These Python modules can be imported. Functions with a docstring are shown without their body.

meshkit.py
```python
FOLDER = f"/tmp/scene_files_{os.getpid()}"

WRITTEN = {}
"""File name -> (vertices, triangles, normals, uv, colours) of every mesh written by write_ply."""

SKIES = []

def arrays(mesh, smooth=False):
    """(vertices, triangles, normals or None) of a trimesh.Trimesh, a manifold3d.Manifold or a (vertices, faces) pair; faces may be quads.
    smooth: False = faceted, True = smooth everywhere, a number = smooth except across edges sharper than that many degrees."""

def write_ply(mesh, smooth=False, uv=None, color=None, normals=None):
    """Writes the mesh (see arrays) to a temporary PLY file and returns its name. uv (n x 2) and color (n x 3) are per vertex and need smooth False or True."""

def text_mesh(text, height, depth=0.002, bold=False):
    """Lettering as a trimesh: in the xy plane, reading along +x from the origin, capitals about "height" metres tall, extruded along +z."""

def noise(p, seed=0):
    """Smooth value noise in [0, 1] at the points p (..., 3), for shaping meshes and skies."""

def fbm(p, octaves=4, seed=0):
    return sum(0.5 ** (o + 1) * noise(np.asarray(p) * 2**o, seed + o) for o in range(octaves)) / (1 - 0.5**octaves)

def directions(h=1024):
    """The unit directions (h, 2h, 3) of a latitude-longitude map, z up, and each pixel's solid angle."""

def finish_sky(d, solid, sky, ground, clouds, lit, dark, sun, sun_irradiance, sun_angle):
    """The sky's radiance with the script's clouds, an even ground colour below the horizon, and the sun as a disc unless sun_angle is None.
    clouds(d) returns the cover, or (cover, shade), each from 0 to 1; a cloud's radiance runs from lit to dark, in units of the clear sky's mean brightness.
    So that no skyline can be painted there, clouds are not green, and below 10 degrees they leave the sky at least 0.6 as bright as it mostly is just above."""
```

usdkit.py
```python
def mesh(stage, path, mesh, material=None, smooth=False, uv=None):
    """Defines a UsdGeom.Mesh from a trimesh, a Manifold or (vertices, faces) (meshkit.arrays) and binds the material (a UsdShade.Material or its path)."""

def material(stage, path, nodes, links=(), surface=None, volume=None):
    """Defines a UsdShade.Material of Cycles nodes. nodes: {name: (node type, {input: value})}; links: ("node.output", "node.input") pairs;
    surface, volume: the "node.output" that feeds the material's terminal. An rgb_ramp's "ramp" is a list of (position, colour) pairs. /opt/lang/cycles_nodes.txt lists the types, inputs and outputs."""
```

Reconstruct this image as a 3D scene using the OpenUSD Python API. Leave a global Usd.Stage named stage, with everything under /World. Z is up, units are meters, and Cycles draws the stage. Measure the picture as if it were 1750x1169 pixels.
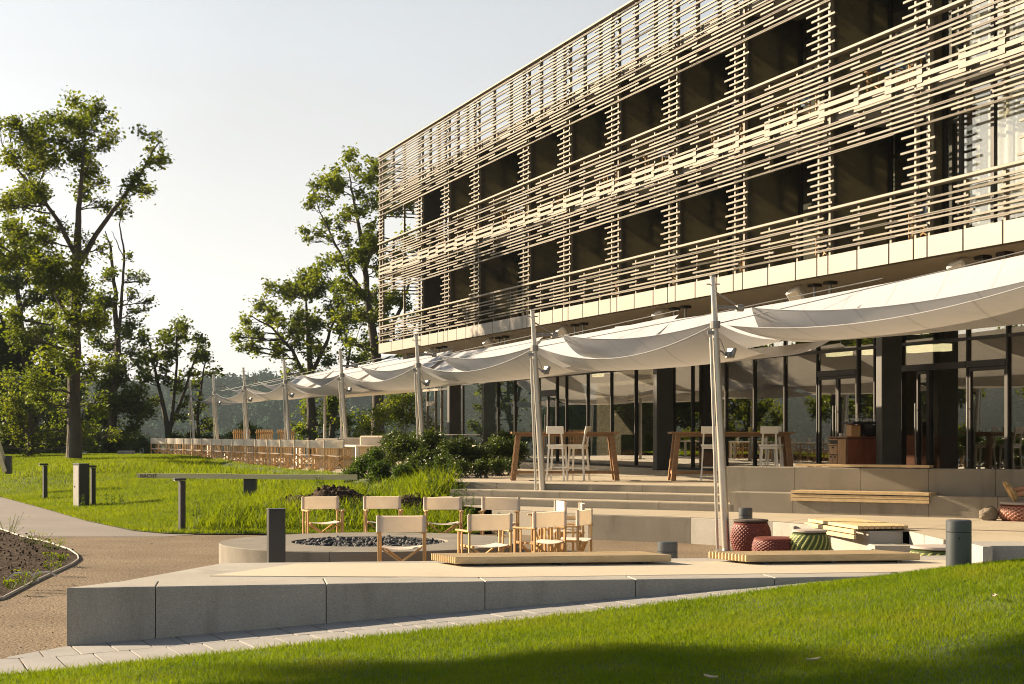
import math, random
import numpy as np, trimesh, shapely
from shapely.geometry import Polygon, Point, LineString
import usdkit, meshkit
from pxr import Usd, UsdGeom, UsdLux, UsdShade, Gf, Sdf, Vt

stage = Usd.Stage.CreateInMemory()
UsdGeom.SetStageUpAxis(stage, 'Z'); UsdGeom.SetStageMetersPerUnit(stage, 1.0)
UsdGeom.Xform.Define(stage, '/World')
LK = '/World/Looks/'
UsdGeom.Scope.Define(stage, '/World/Looks')

# ------------------------------------------------------------ camera, sky, sun
EYE = 1.965
FPX = 2800.0          # focal length in pixels of the 1750 px wide photograph
HZ = 740.0            # its horizon row
cam = UsdGeom.Camera.Define(stage, '/World/camera')
cam.AddTranslateOp().Set(Gf.Vec3d(0, 0, EYE)); cam.AddRotateXOp().Set(90.0)
cam.CreateHorizontalApertureAttr(36.0); cam.CreateVerticalApertureAttr(36.0 * 684 / 1024)
cam.CreateFocalLengthAttr(FPX / 1750 * 36)
cam.CreateVerticalApertureOffsetAttr((HZ - 584.5) / 1750 * 36)
cam.CreateClippingRangeAttr(Gf.Vec2f(0.1, 20000))
cam.CreateExposureAttr(1.70)

SUN_EL = math.radians(20.5); SUN_AZ = math.radians(-64.0)     # azimuth from +Y towards +X
sun_dir = np.array([math.sin(SUN_AZ) * math.cos(SUN_EL), math.cos(SUN_AZ) * math.cos(SUN_EL), math.sin(SUN_EL)])
SKY = usdkit.material(stage, LK + 'sky_light', {
    's': ('sky_texture', {'sky_type': 'single_scattering', 'sun_disc': False, 'sun_elevation': SUN_EL, 'sun_rotation': SUN_AZ, 'air_density': 1.0, 'aerosol_density': 2.0, 'ozone_density': 1.0}),
    'tc': ('texture_coordinate', {}), 'mp': ('mapping', {'scale': (1.0, 1.0, 5.0)}),
    'n': ('noise_texture', {'scale': 1.6, 'detail': 5.0, 'roughness': 0.55}),
    'sx': ('separate_xyz', {}), 'rz': ('rgb_ramp', {'ramp': [(0.0, (1.0, .95, .87)), (0.09, (.98, .96, .92)), (0.17, (.84, .845, .84)), (0.26, (.715, .728, .735)), (0.45, (.42, .46, .52)), (1.0, (.17, .21, .27))]}),
    'r': ('rgb_ramp', {'ramp': [(0.34, (0.86,) * 3), (0.66, (0.99,) * 3)]}),
    'cl': ('mix_color', {'blend_type': 'multiply', 'fac': 1.0, 'b': (2.7, 2.7, 2.7), 'use_clamp': False}),
    'm': ('mix_color', {'use_clamp': False}), 'sd': ('vector_math', {'math_type': 'dot_product', 'vector2': tuple(sun_dir)}), 'sm': ('math', {'math_type': 'multiply_add', 'value2': .5, 'value3': .5}),
    'sr': ('rgb_ramp', {'ramp': [(0.0, (.50,) * 3), (.36, (.70,) * 3), (.64, (.98,) * 3), (.80, (1.12,) * 3), (1.0, (1.75,) * 3)]}), 'sg': ('mix_color', {'blend_type': 'multiply', 'fac': 1.0, 'use_clamp': False}),
    'b': ('background_shader', {'strength': 0.10})},
    [('tc.generated', 'mp.vector'), ('mp.vector', 'n.vector'), ('n.fac', 'r.fac'), ('tc.generated', 'sx.vector'), ('sx.z', 'rz.fac'), ('rz.color', 'cl.a'),
     ('r.color', 'm.fac'), ('s.color', 'm.a'), ('tc.generated', 'sd.vector1'), ('sd.value', 'sm.value1'), ('sm.value', 'sr.fac'), ('cl.result', 'sg.a'), ('sr.color', 'sg.b'), ('sg.result', 'm.b'), ('m.result', 'b.color')], surface='b.background')
dome = UsdLux.DomeLight.Define(stage, '/World/sky')
UsdShade.MaterialBindingAPI.Apply(dome.GetPrim()).Bind(SKY)
dome.GetPrim().SetCustomDataByKey('kind', 'structure')
sun = UsdLux.DistantLight.Define(stage, '/World/sun')
sun.CreateIntensityAttr(1.25); sun.CreateAngleAttr(0.55); sun.CreateColorAttr(Gf.Vec3f(1.0, 0.80, 0.55))
sun.GetPrim().GetAttribute('inputs:normalize').Set(True) if sun.GetPrim().HasAttribute('inputs:normalize') else sun.CreateNormalizeAttr(True)
sun.AddRotateZOp().Set(math.degrees(-SUN_AZ)); sun.AddRotateXOp().Set(-(90 - math.degrees(SUN_EL)))
# local -z must point along -sun_dir: start with -z (down), tilt by 90-el about x, then turn about z

# ------------------------------------------------------------ helpers
rng = np.random.default_rng(7)
used = {}
def path_for(name, parent):
    base = '/World' if parent is None else str(parent.GetPath() if hasattr(parent, 'GetPath') else parent)
    k = (base, name); n = used.get(k, 0); used[k] = n + 1
    return base + '/' + (name if n == 0 else f'{name}_{n:03d}')

def tag(p, label=None, cat=None, group=None, kind=None):
    p = p.GetPrim() if hasattr(p, 'GetPrim') else p
    for k, v in (('label', label), ('category', cat), ('group', group), ('kind', kind)):
        if v: p.SetCustomDataByKey(k, v)
    return p

def thing(name, label=None, cat=None, loc=(0, 0, 0), rz=0.0, group=None, kind=None):
    x = UsdGeom.Xform.Define(stage, path_for(name, None))
    x.AddTranslateOp().Set(Gf.Vec3d(*map(float, loc))); x.AddRotateZOp().Set(float(math.degrees(rz)))
    return tag(x, label, cat, group, kind)

def dup(root, loc, rz, label, group=None):
    nm = root.GetName()
    while len(nm) > 4 and nm[-4] == '_' and nm[-3:].isdigit(): nm = nm[:-4]
    was = root.GetCustomData()
    x = UsdGeom.Xform.Define(stage, path_for(nm, None))
    p = x.GetPrim(); p.GetReferences().AddInternalReference(root.GetPath())
    p.GetAttribute('xformOp:translate').Set(Gf.Vec3d(*map(float, loc)))
    p.GetAttribute('xformOp:rotateZ').Set(float(math.degrees(rz)))
    p.SetInstanceable(True)
    return tag(p, label, was.get('category'), group or was.get('group'))

class MB:
    def __init__(s): s.v = []; s.f = []; s.n = 0
    def add(s, v, f):
        v = np.asarray(v, float); f = np.asarray(f, int)
        if f.shape[1] == 4: f = np.vstack([f[:, [0, 1, 2]], f[:, [0, 2, 3]]])
        s.v.append(v); s.f.append(f + s.n); s.n += len(v); return s
    def tm(s, m): return s.add(m.vertices, m.faces)
    def box(s, c, size, R=None):
        h = np.asarray(size, float) / 2
        v = np.array([[x, y, z] for x in (-1, 1) for y in (-1, 1) for z in (-1, 1)], float) * h
        if R is not None:
            if np.ndim(R) == 0: R = rotz(R)
            v = v @ np.asarray(R).T
        f = [[0, 1, 3, 2], [4, 6, 7, 5], [0, 4, 5, 1], [2, 3, 7, 6], [0, 2, 6, 4], [1, 5, 7, 3]]
        return s.add(v + np.asarray(c, float), f)
    def beam(s, p0, p1, w, h, up=(0, 0, 1)):
        p0, p1 = np.asarray(p0, float), np.asarray(p1, float); d = p1 - p0; L = np.linalg.norm(d); d = d / L
        a = np.cross(up, d); 
        if np.linalg.norm(a) < 1e-6: a = np.cross((1, 0, 0), d)
        a /= np.linalg.norm(a); b = np.cross(d, a)
        return s.box((p0 + p1) / 2, (w, L, h), np.stack([a, d, b], 1))
    def tube(s, pts, r, n=8, cap=True):
        p = np.asarray(pts, float); r = np.broadcast_to(np.asarray(r, float), (len(p),))
        t = np.gradient(p, axis=0); t /= np.linalg.norm(t, axis=1, keepdims=True) + 1e-12
        ref = np.array([0, 0, 1.0]) if abs(t[:, 2]).mean() < .8 else np.array([1.0, 0, 0])
        a = np.cross(t, ref); a /= np.linalg.norm(a, axis=1, keepdims=True) + 1e-12; b = np.cross(t, a)
        an = np.arange(n) * 2 * np.pi / n
        v = (p[:, None] + r[:, None, None] * (np.cos(an)[None, :, None] * a[:, None] + np.sin(an)[None, :, None] * b[:, None])).reshape(-1, 3)
        i, j = np.meshgrid(np.arange(len(p) - 1), np.arange(n), indexing='ij')
        q = np.stack([i * n + j, i * n + (j + 1) % n, (i + 1) * n + (j + 1) % n, (i + 1) * n + j], -1).reshape(-1, 4)
        s.add(v, q[:, ::-1])
        if cap:
            o = len(p) - 1
            s.add(np.vstack([v[:n], p[:1]]), [[k, (k + 1) % n, n] for k in range(n)])
            s.add(np.vstack([v[o * n:], p[-1:]]), [[(k + 1) % n, k, n] for k in range(n)])
        return s
    def lathe(s, prof, c, n=24):
        prof = np.asarray(prof, float); an = np.arange(n) * 2 * np.pi / n
        v = np.stack([prof[:, 0][:, None] * np.cos(an), prof[:, 0][:, None] * np.sin(an), np.repeat(prof[:, 1][:, None], n, 1)], -1).reshape(-1, 3) + np.asarray(c, float)
        i, j = np.meshgrid(np.arange(len(prof) - 1), np.arange(n), indexing='ij')
        q = np.stack([i * n + j, i * n + (j + 1) % n, (i + 1) * n + (j + 1) % n, (i + 1) * n + j], -1).reshape(-1, 4)
        return s.add(v, q)
    def prism(s, pts, z0, z1, b=0.0):
        P = Polygon(pts)
        if P.exterior.is_ccw is False: pts = list(pts)[::-1]
        P = shapely.geometry.polygon.orient(P)
        if b > 0 and P.convex_hull.area - P.area < 1e-6:
            Q = P.buffer(-b, join_style=2)
            pp = [(x, y, z) for x, y in P.exterior.coords[:-1] for z in (z0, z1 - b)] + [(x, y, z1) for x, y in Q.exterior.coords[:-1]]
            return s.tm(trimesh.convex.convex_hull(np.array(pp)))
        m = trimesh.creation.extrude_polygon(P, z1 - z0, engine='earcut'); m.apply_translation((0, 0, z0))
        return s.tm(m)
    def hull(s, pts): return s.tm(trimesh.convex.convex_hull(np.asarray(pts, float)))
    def text(s, t, h, M, depth=.004):
        m = meshkit.text_mesh(t, h, depth); m.apply_transform(M); return s.tm(m)
    def mesh(s): return np.vstack(s.v), np.vstack(s.f)
    def put(s, name, mat, parent=None, smooth=False, label=None, kind=None):
        m = usdkit.mesh(stage, path_for(name, parent), s.mesh(), M[mat] if isinstance(mat, str) else mat, smooth=smooth)
        p = m.GetPrim()
        if label: p.SetCustomDataByKey('label', label)
        if kind: p.SetCustomDataByKey('kind', kind)
        return p

def cbox(c, size, R=None, b=.006):
    """A box with chamfered edges (convex hull)."""
    h = np.asarray(size, float) / 2; b = min(b, h.min() * .6); pts = []
    for sx in (-1, 1):
        for sy in (-1, 1):
            for sz in (-1, 1):
                for k in range(3):
                    q = np.array([sx, sy, sz]) * h
                    for j in range(3):
                        if j != k: q[j] -= b * (sx, sy, sz)[j] * 1.0
                    pts.append(q)
    pts = np.array(pts)
    if R is not None:
        if np.ndim(R) == 0: R = rotz(R)
        pts = pts @ np.asarray(R).T
    return trimesh.convex.convex_hull(pts + np.asarray(c, float))

def rotz(a):
    c, s = math.cos(a), math.sin(a); return np.array([[c, -s, 0], [s, c, 0], [0, 0, 1.0]])
def at(px, py, Y):
    """The world point at depth Y that stands at that pixel of the photograph (used to survey positions)."""
    return np.array([(px - 875) / FPX * Y, Y, EYE + (HZ - py) / FPX * Y])
def on(px, py, z):
    Y = (EYE - z) * FPX / (py - HZ); return np.array([(px - 875) / FPX * Y, Y, z])
def ss(x): x = np.clip(x, 0, 1); return x * x * (3 - 2 * x)
def grid_mesh(P):
    """(n, m, 3) array of points -> vertices, quads"""
    n, m = P.shape[:2]; i, j = np.meshgrid(np.arange(n - 1), np.arange(m - 1), indexing='ij')
    q = np.stack([i * m + j, (i + 1) * m + j, (i + 1) * m + j + 1, i * m + j + 1], -1).reshape(-1, 4)
    return P.reshape(-1, 3), q

# ------------------------------------------------------------ materials
M = {}
def mk(name, c1, c2=None, scale=4.0, rough=.7, metal=0.0, bump=0.0, bscale=40.0, speck=None, sscale=160.0, detail=6.0, stretch=None, obj=False, spec=.5, trans=None, isl=0.0, coat=0.0, c3=None, dist=.02, stain=0.0, seams=0.0):
    c2 = c2 or tuple(min(1, x * 1.25) for x in c1)
    nd = {'g': ('texture_coordinate' if obj else 'geometry', {}), 'mp': ('mapping', {'scale': stretch or (1, 1, 1)}),
          'n': ('noise_texture', {'scale': scale, 'detail': detail, 'roughness': .6}),
          'r': ('rgb_ramp', {'ramp': [(.3, c1), (.7, c2)] if c3 is None else [(.28, c1), (.5, c2), (.72, c3)]}),
          'p': ('principled_bsdf', {'roughness': rough, 'metallic': metal, 'specular_ior_level': spec, 'coat_weight': coat})}
    ln = [('g.object' if obj else 'g.position', 'mp.vector'), ('mp.vector', 'n.vector'), ('n.fac', 'r.fac')]
    col = 'r.color'
    if speck is not None:
        nd['w'] = ('noise_texture', {'scale': sscale, 'detail': 1.0}); nd['wr'] = ('rgb_ramp', {'ramp': [(.35, (1 - speck,) * 3), (.65, (1 + speck,) * 3)]})
        nd['wm'] = ('mix_color', {'blend_type': 'multiply', 'fac': 1.0, 'use_clamp': False})
        ln += [('mp.vector', 'w.vector'), ('w.fac', 'wr.fac'), (col, 'wm.a'), ('wr.color', 'wm.b')]; col = 'wm.result'
    if stain:
        nd['sm'] = ('mapping', {'scale': (1.6, 1.6, .35)}); nd['sn'] = ('noise_texture', {'scale': 1.3, 'detail': 7.0, 'roughness': .65}); nd['st'] = ('rgb_ramp', {'ramp': [(.30, (1 - stain, 1 - stain, 1 - stain * 1.1)), (.46, (1.0,) * 3), (.62, (1.0,) * 3), (.80, (1 + stain * .5,) * 3)]}); nd['sx'] = ('mix_color', {'blend_type': 'multiply', 'fac': 1.0, 'use_clamp': False})
        ln += [('g.object' if obj else 'g.position', 'sm.vector'), ('sm.vector', 'sn.vector'), ('sn.fac', 'st.fac'), (col, 'sx.a'), ('st.color', 'sx.b')]; col = 'sx.result'
    if seams:
        nd['wv'] = ('wave_texture', {'wave_type': 'bands', 'bands_direction': 'x', 'profile': 'saw', 'scale': seams, 'distortion': 0.0}); nd['wmap'] = ('mapping', {'rotation': (0, 0, .55)}); nd['wq'] = ('rgb_ramp', {'ramp': [(.0, (1.0,) * 3), (.955, (1.0,) * 3), (.962, (.84,) * 3), (1.0, (.84,) * 3)]}); nd['wx'] = ('mix_color', {'blend_type': 'multiply', 'fac': 1.0, 'use_clamp': False})
        ln += [('g.position', 'wmap.vector'), ('wmap.vector', 'wv.vector'), ('wv.fac', 'wq.fac'), (col, 'wx.a'), ('wq.color', 'wx.b')]; col = 'wx.result'
    if isl:
        nd['gi'] = ('geometry', {}); nd['ir'] = ('rgb_ramp', {'ramp': [(0, (1 - isl,) * 3), (1, (1 + isl,) * 3)]}); nd['im'] = ('mix_color', {'blend_type': 'multiply', 'fac': 1.0, 'use_clamp': False})
        ln += [('gi.random_per_island', 'ir.fac'), (col, 'im.a'), ('ir.color', 'im.b')]; col = 'im.result'
    ln.append((col, 'p.base_color'))
    if bump:
        nd['bn'] = ('noise_texture', {'scale': bscale, 'detail': 4.0}); nd['b'] = ('bump', {'strength': bump, 'distance': dist})
        ln += [('mp.vector', 'bn.vector'), ('bn.fac', 'b.height'), ('b.normal', 'p.normal')]
    surf = 'p.BSDF'
    if trans:
        nd['t'] = ('translucent_bsdf', {}); nd['mx'] = ('mix_closure', {'fac': trans[0]}); nd['tm'] = ('mix_color', {'blend_type': 'multiply', 'fac': 1.0, 'b': trans[1], 'use_clamp': False})
        ln += [(col, 'tm.a'), ('tm.result', 't.color'), ('p.BSDF', 'mx.closure1'), ('t.BSDF', 'mx.closure2')]; surf = 'mx.closure'
    M[name] = usdkit.material(stage, LK + name, nd, ln, surface=surf); return M[name]

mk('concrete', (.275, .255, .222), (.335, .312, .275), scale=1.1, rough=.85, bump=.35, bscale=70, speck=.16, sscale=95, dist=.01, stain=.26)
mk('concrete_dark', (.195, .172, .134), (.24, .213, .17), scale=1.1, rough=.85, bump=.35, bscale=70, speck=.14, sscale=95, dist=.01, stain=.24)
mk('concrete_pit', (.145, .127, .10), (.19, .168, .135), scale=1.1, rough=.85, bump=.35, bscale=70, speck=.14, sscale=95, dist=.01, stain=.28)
mk('beige_slab', (.42, .36, .265), (.48, .42, .315), scale=.9, rough=.85, bump=.2, bscale=60, speck=.07, sscale=90, dist=.01, stain=.08)
mk('paving', (.215, .208, .20), (.265, .255, .245), scale=2.5, rough=.8, bump=.2, bscale=60, speck=.08, sscale=70, dist=.01, stain=.12)
mk('terrace_paving', (.33, .28, .205), (.40, .345, .26), scale=.8, rough=.8, bump=.15, bscale=40, speck=.06, sscale=50, dist=.01, stain=.14, seams=.12)
mk('gravel', (.155, .118, .080), (.225, .175, .122), scale=.7, rough=.95, bump=1.0, bscale=38, speck=.42, sscale=30, dist=.02, spec=.1)
mk('asphalt', (.145, .124, .112), (.19, .165, .15), scale=.5, rough=.9, bump=.5, bscale=60, speck=.18, sscale=50, dist=.01)
mk('soil', (.035, .024, .017), (.085, .062, .045), scale=5, rough=1, bump=1.0, bscale=14, speck=.5, sscale=28, dist=.06, spec=.05)
mk('edging', (.42, .40, .36), rough=.5)
mk('lawn_base', (.030, .052, .010), (.062, .095, .018), scale=1.3, rough=1, bump=.8, bscale=40)
mk('blade', (.145, .245, .008), (.205, .31, .012), c3=(.27, .33, .03), scale=1.1, rough=.55, isl=.40, trans=(.42, (1.8, 1.6, .4)), spec=.08, detail=8)
mk('wild_grass', (.15, .235, .010), (.25, .335, .020), scale=.35, rough=.6, isl=.40, trans=(.45, (1.8, 1.6, .4)), spec=.08, detail=8)
mk('weed_leaf', (.05, .095, .014), (.11, .17, .025), scale=1.5, rough=.55, isl=.4, trans=(.35, (1.6, 1.7, .6)), spec=.3)
mk('leaf_light', (.145, .20, .020), (.235, .285, .034), scale=.35, rough=.5, isl=.45, trans=(.50, (1.8, 1.7, .5)), spec=.35)
mk('leaf_mid', (.125, .175, .024), (.195, .245, .036), scale=.35, rough=.5, isl=.45, trans=(.46, (1.7, 1.7, .5)), spec=.35)
mk('leaf_dark', (.080, .120, .022), (.145, .188, .034), scale=.35, rough=.5, isl=.45, trans=(.40, (1.6, 1.7, .5)), spec=.35)
mk('shrub_leaf', (.052, .088, .018), (.115, .155, .028), scale=.9, rough=.5, isl=.45, trans=(.30, (1.6, 1.7, .5)), spec=.35)
mk('bark', (.045, .036, .027), (.10, .082, .062), scale=3, rough=.95, bump=1.0, bscale=9, stretch=(1, 1, .25), dist=.05)
mk('far_leaf', (.020, .056, .030), (.045, .098, .048), scale=.05, rough=1, spec=.1)
mk('conifer', (.018, .034, .02), (.034, .056, .028), scale=.05, rough=1, spec=.1)
mk('hill_green', (.03, .048, .018), (.055, .08, .03), scale=.02, rough=1, spec=.1)
for k, f in enumerate((.62, .80, .95)):
    mk(f'slat_wood_{k + 1}' if k else 'slat_wood', tuple(x * f for x in (.098, .077, .046)), tuple(x * f for x in (.172, .141, .090)), scale=3, rough=.6, stretch=(1, 1, 6), speck=.10, sscale=30)
mk('slat_board', (.125, .103, .072), (.165, .14, .102), scale=2, rough=.6)
mk('post_wood', (.15, .125, .088), (.20, .17, .12), scale=2, rough=.6)
mk('fascia', (.195, .175, .142), (.22, .197, .163), scale=.4, rough=.5)
mk('soffit', (.26, .215, .15), (.30, .25, .18), scale=.5, rough=.7)
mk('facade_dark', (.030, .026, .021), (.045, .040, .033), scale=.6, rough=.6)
mk('black_metal', (.018, .018, .019), (.026, .026, .028), scale=2, rough=.4, spec=.5)
mk('bollard_metal', (.055, .062, .068), (.075, .083, .09), scale=2, rough=.38, metal=.3, spec=.6)
mk('mullion', (.028, .025, .021), (.036, .032, .028), scale=2, rough=.5, spec=.25)
mk('column_metal', (.035, .032, .028), (.05, .046, .04), scale=2, rough=.45)
mk('steel', (.50, .47, .42), (.60, .57, .52), scale=3, rough=.34, metal=.85)
mk('steel_dark', (.22, .21, .195), (.3, .29, .27), scale=3, rough=.4, metal=.6)
mk('sail', (.46, .475, .51), (.50, .515, .55), scale=.6, rough=.75, trans=(.36, (.95, .86, .72)), spec=.2, seams=.27, stain=.07)
mk('canvas', (.74, .71, .66), (.82, .79, .74), scale=3, rough=.85, bump=.2, bscale=120, trans=(.42, (1.0, .92, .78)), spec=.2, dist=.004)
mk('teak', (.40, .235, .09), (.56, .355, .155), scale=4, rough=.5, stretch=(3, 3, .6), spec=.4)
mk('bench_wood', (.44, .31, .155), (.60, .45, .25), scale=2.5, rough=.55, stretch=(1, 6, 6), speck=.10, sscale=40)
mk('beam_wood', (.56, .48, .27), (.66, .57, .34), scale=2.5, rough=.65, stretch=(.6, 6, 6))
mk('table_wood', (.17, .088, .036), (.27, .148, .062), scale=3, rough=.45, stretch=(.8, 6, 6), spec=.4)
mk('cabinet_light', (.36, .19, .075), (.50, .29, .13), scale=3, rough=.45, stretch=(4, 4, .6))
mk('cabinet_dark', (.16, .045, .022), (.23, .075, .035), scale=3, rough=.4, stretch=(4, 4, .6))
mk('white_paint', (.68, .64, .57), (.74, .70, .63), scale=2, rough=.5)
mk('lettering', (.03, .028, .022), rough=.8)
mk('slate', (.035, .036, .040), (.085, .085, .09), scale=6, rough=.7, bump=.5, bscale=30, isl=.4)
mk('weave_red', (.09, .016, .012), (.17, .04, .028), scale=22, rough=.58, spec=.35)
mk('weave_red_light', (.30, .14, .09), (.48, .27, .19), scale=22, rough=.55, spec=.35)
mk('weave_green', (.035, .055, .015), (.07, .10, .025), scale=22, rough=.58, spec=.35)
mk('weave_lime', (.30, .30, .075), (.42, .41, .13), scale=22, rough=.55, spec=.35)
mk('cushion', (.30, .26, .23), (.38, .33, .29), scale=8, rough=.9)
mk('cushion_dark', (.06, .042, .035), (.08, .06, .05), scale=8, rough=.9)
mk('beige_cloth', (.52, .43, .31), (.60, .51, .38), scale=4, rough=.9)
mk('blue_cloth', (.055, .085, .13), (.075, .11, .16), scale=4, rough=.9)
mk('curtain', (.78, .76, .70), (.82, .80, .74), scale=2, rough=.9)
mk('skin', (.40, .21, .125), (.46, .25, .155), scale=10, rough=.5)
mk('denim', (.035, .055, .10), (.06, .09, .15), scale=30, rough=.9)
mk('shirt', (.30, .29, .27), rough=.9)
mk('hair', (.03, .02, .013), rough=.6)
mk('shoe', (.30, .20, .09), (.40, .29, .14), scale=14, rough=.6)
mk('bag', (.13, .105, .075), (.2, .165, .12), scale=14, rough=.9, bump=.6, bscale=20)
mk('interior_floor', (.14, .10, .065), (.19, .14, .09), scale=2, rough=.4)
mk('interior_wall', (.17, .135, .095), (.2, .165, .12), scale=1, rough=.8)
mk('balcony_floor', (.25, .23, .2), rough=.8)
def pane(name, tint, base, gain):
    M[name] = usdkit.material(stage, LK + name, {'f': ('layer_weight', {'blend': .5}), 'w': ('math', {'math_type': 'power', 'value2': 2.2}), 'a': ('math', {'math_type': 'multiply_add', 'value2': gain, 'value3': base, 'use_clamp': True}), 't': ('transparent_bsdf', {'color': tint}), 'g': ('glossy_bsdf', {'color': (.95, .93, .90), 'roughness': 0.0}), 'm': ('mix_closure', {})},
        [('f.facing', 'w.value1'), ('w.value', 'a.value1'), ('a.value', 'm.fac'), ('t.BSDF', 'm.closure1'), ('g.BSDF', 'm.closure2')], surface='m.closure')
pane('glass', (.56, .58, .55), .13, .87)
pane('room_glass', (.80, .81, .78), .06, .9)
pane('clear_glass', (.95, .96, .95), .03, .8)
M['divider'] = usdkit.material(stage, LK + 'divider', {'p': ('principled_bsdf', {'base_color': (.055, .053, .047), 'roughness': .4}), 't': ('translucent_bsdf', {'color': (.26, .24, .16)}), 'm': ('mix_closure', {'fac': .35})},
    [('p.BSDF', 'm.closure1'), ('t.BSDF', 'm.closure2')], surface='m.closure')
def glow(name, c, s): M[name] = usdkit.material(stage, LK + name, {'e': ('emission', {'color': c, 'strength': s})}, surface='e.emission')
glow('lamp_glow', (1.0, .80, .45), 1.3)
# ------------------------------------------------------------ terrain
PATH_EDGE = [(-60, 82), (-40, 70), (-24, 59), (-15.6, 50), (-12.4, 43), (-9.5, 36.5), (-7.6, 32.8), (-6.8, 31.9), (-6.0, 31.6), (-0.75, 31.6), (-.35, 32.7), (-.75, 34.2)]
TERR_EDGE = [(-1.25, 35.9), (-1.9, 37.2), (-3.6, 42), (-9.2, 54.5), (-15.5, 69.0)]
LAWN_POLY = Polygon(PATH_EDGE + TERR_EDGE + [(-18, 78), (-30, 96), (-70, 100)])
_pl = LineString(PATH_EDGE); _tl = LineString(TERR_EDGE)
def dist_pts(line, x, y): return shapely.distance(line, shapely.points(x, y))
def z_mound(x, y):
    x, y = np.asarray(x, float), np.asarray(y, float)
    d = dist_pts(_pl, x, y); t = dist_pts(_tl, x, y)
    z = .93 * np.sin(np.pi / 2 * np.clip(d / 12, 0, 1)) ** 1.4
    z = np.maximum(z, (.86 - .42 * t) * ss(d / 1.6))
    z = np.where(t < 3, z * ss(t / 3) + (1 - ss(t / 3)) * np.minimum(z, .86), z)
    z += ss(d / 4) * .34 * np.exp(-((x + 15.5) ** 2 / 40 + (y - 57) ** 2 / 70)) + .05 * (meshkit.fbm(np.stack([x * .5, y * .5, 0 * x], -1), 3, 3) - .5) * ss(d / 2)
    far = ss((y - 72) / 22) + ss((-x - 24) / 20) * .6
    return z * (1 - np.clip(far, 0, 1)) - 3.2 * ss((y - 74) / 30) + .02
def z_front(x, y):
    x, y = np.asarray(x, float), np.asarray(y, float)
    z = .069 * np.maximum(x + 4.1, 0) - .010 * np.maximum(x - 4.5, 0)
    z = z + .20 * ss((x - 1.5) / 3) * ss((16.0 - y) / 1.3) - .03 * np.maximum(12 - y, 0) * ss((x) / 4)
    return z + .03 * (meshkit.fbm(np.stack([x * .6, y * .6, 0 * x], -1), 3, 5) - .5) * ss((15.4 - y) / 1.0)

# wide ground: plateau, then the valley and the far slope
def z_far(x, y):
    r = np.hypot(x, y); az = np.degrees(np.arctan2(x, y))
    z = -.06 - 34 * ss((r - 92) / 170)
    ridge = 17 + 3 * np.sin(az * .23 + .8) + 2.5 * np.sin(az * .61) + 8 * (meshkit.fbm(np.stack([x / 160, y / 160, 0 * x], -1), 3, 9) - .5)
    z = z + (34 + ridge) * ss((r - 430) / 620)
    return z + 5 * (meshkit.fbm(np.stack([x / 60, y / 60, 0 * x], -1), 3, 2) - .5) * ss((r - 200) / 200) - 60 * ss((r - 1150) / 500)
rr = np.concatenate([np.linspace(0, 90, 8), np.geomspace(95, 1280, 70)]); aa = np.linspace(0, 2 * np.pi, 241)
R_, A_ = np.meshgrid(rr, aa, indexing='ij'); X_, Y_ = R_ * np.sin(A_), R_ * np.cos(A_)
g = MB(); g.add(*grid_mesh(np.stack([X_, Y_, z_far(X_, Y_)], -1)[:, ::-1])); tag(g.put('terrain', 'hill_green', smooth=True), kind='structure')

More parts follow.
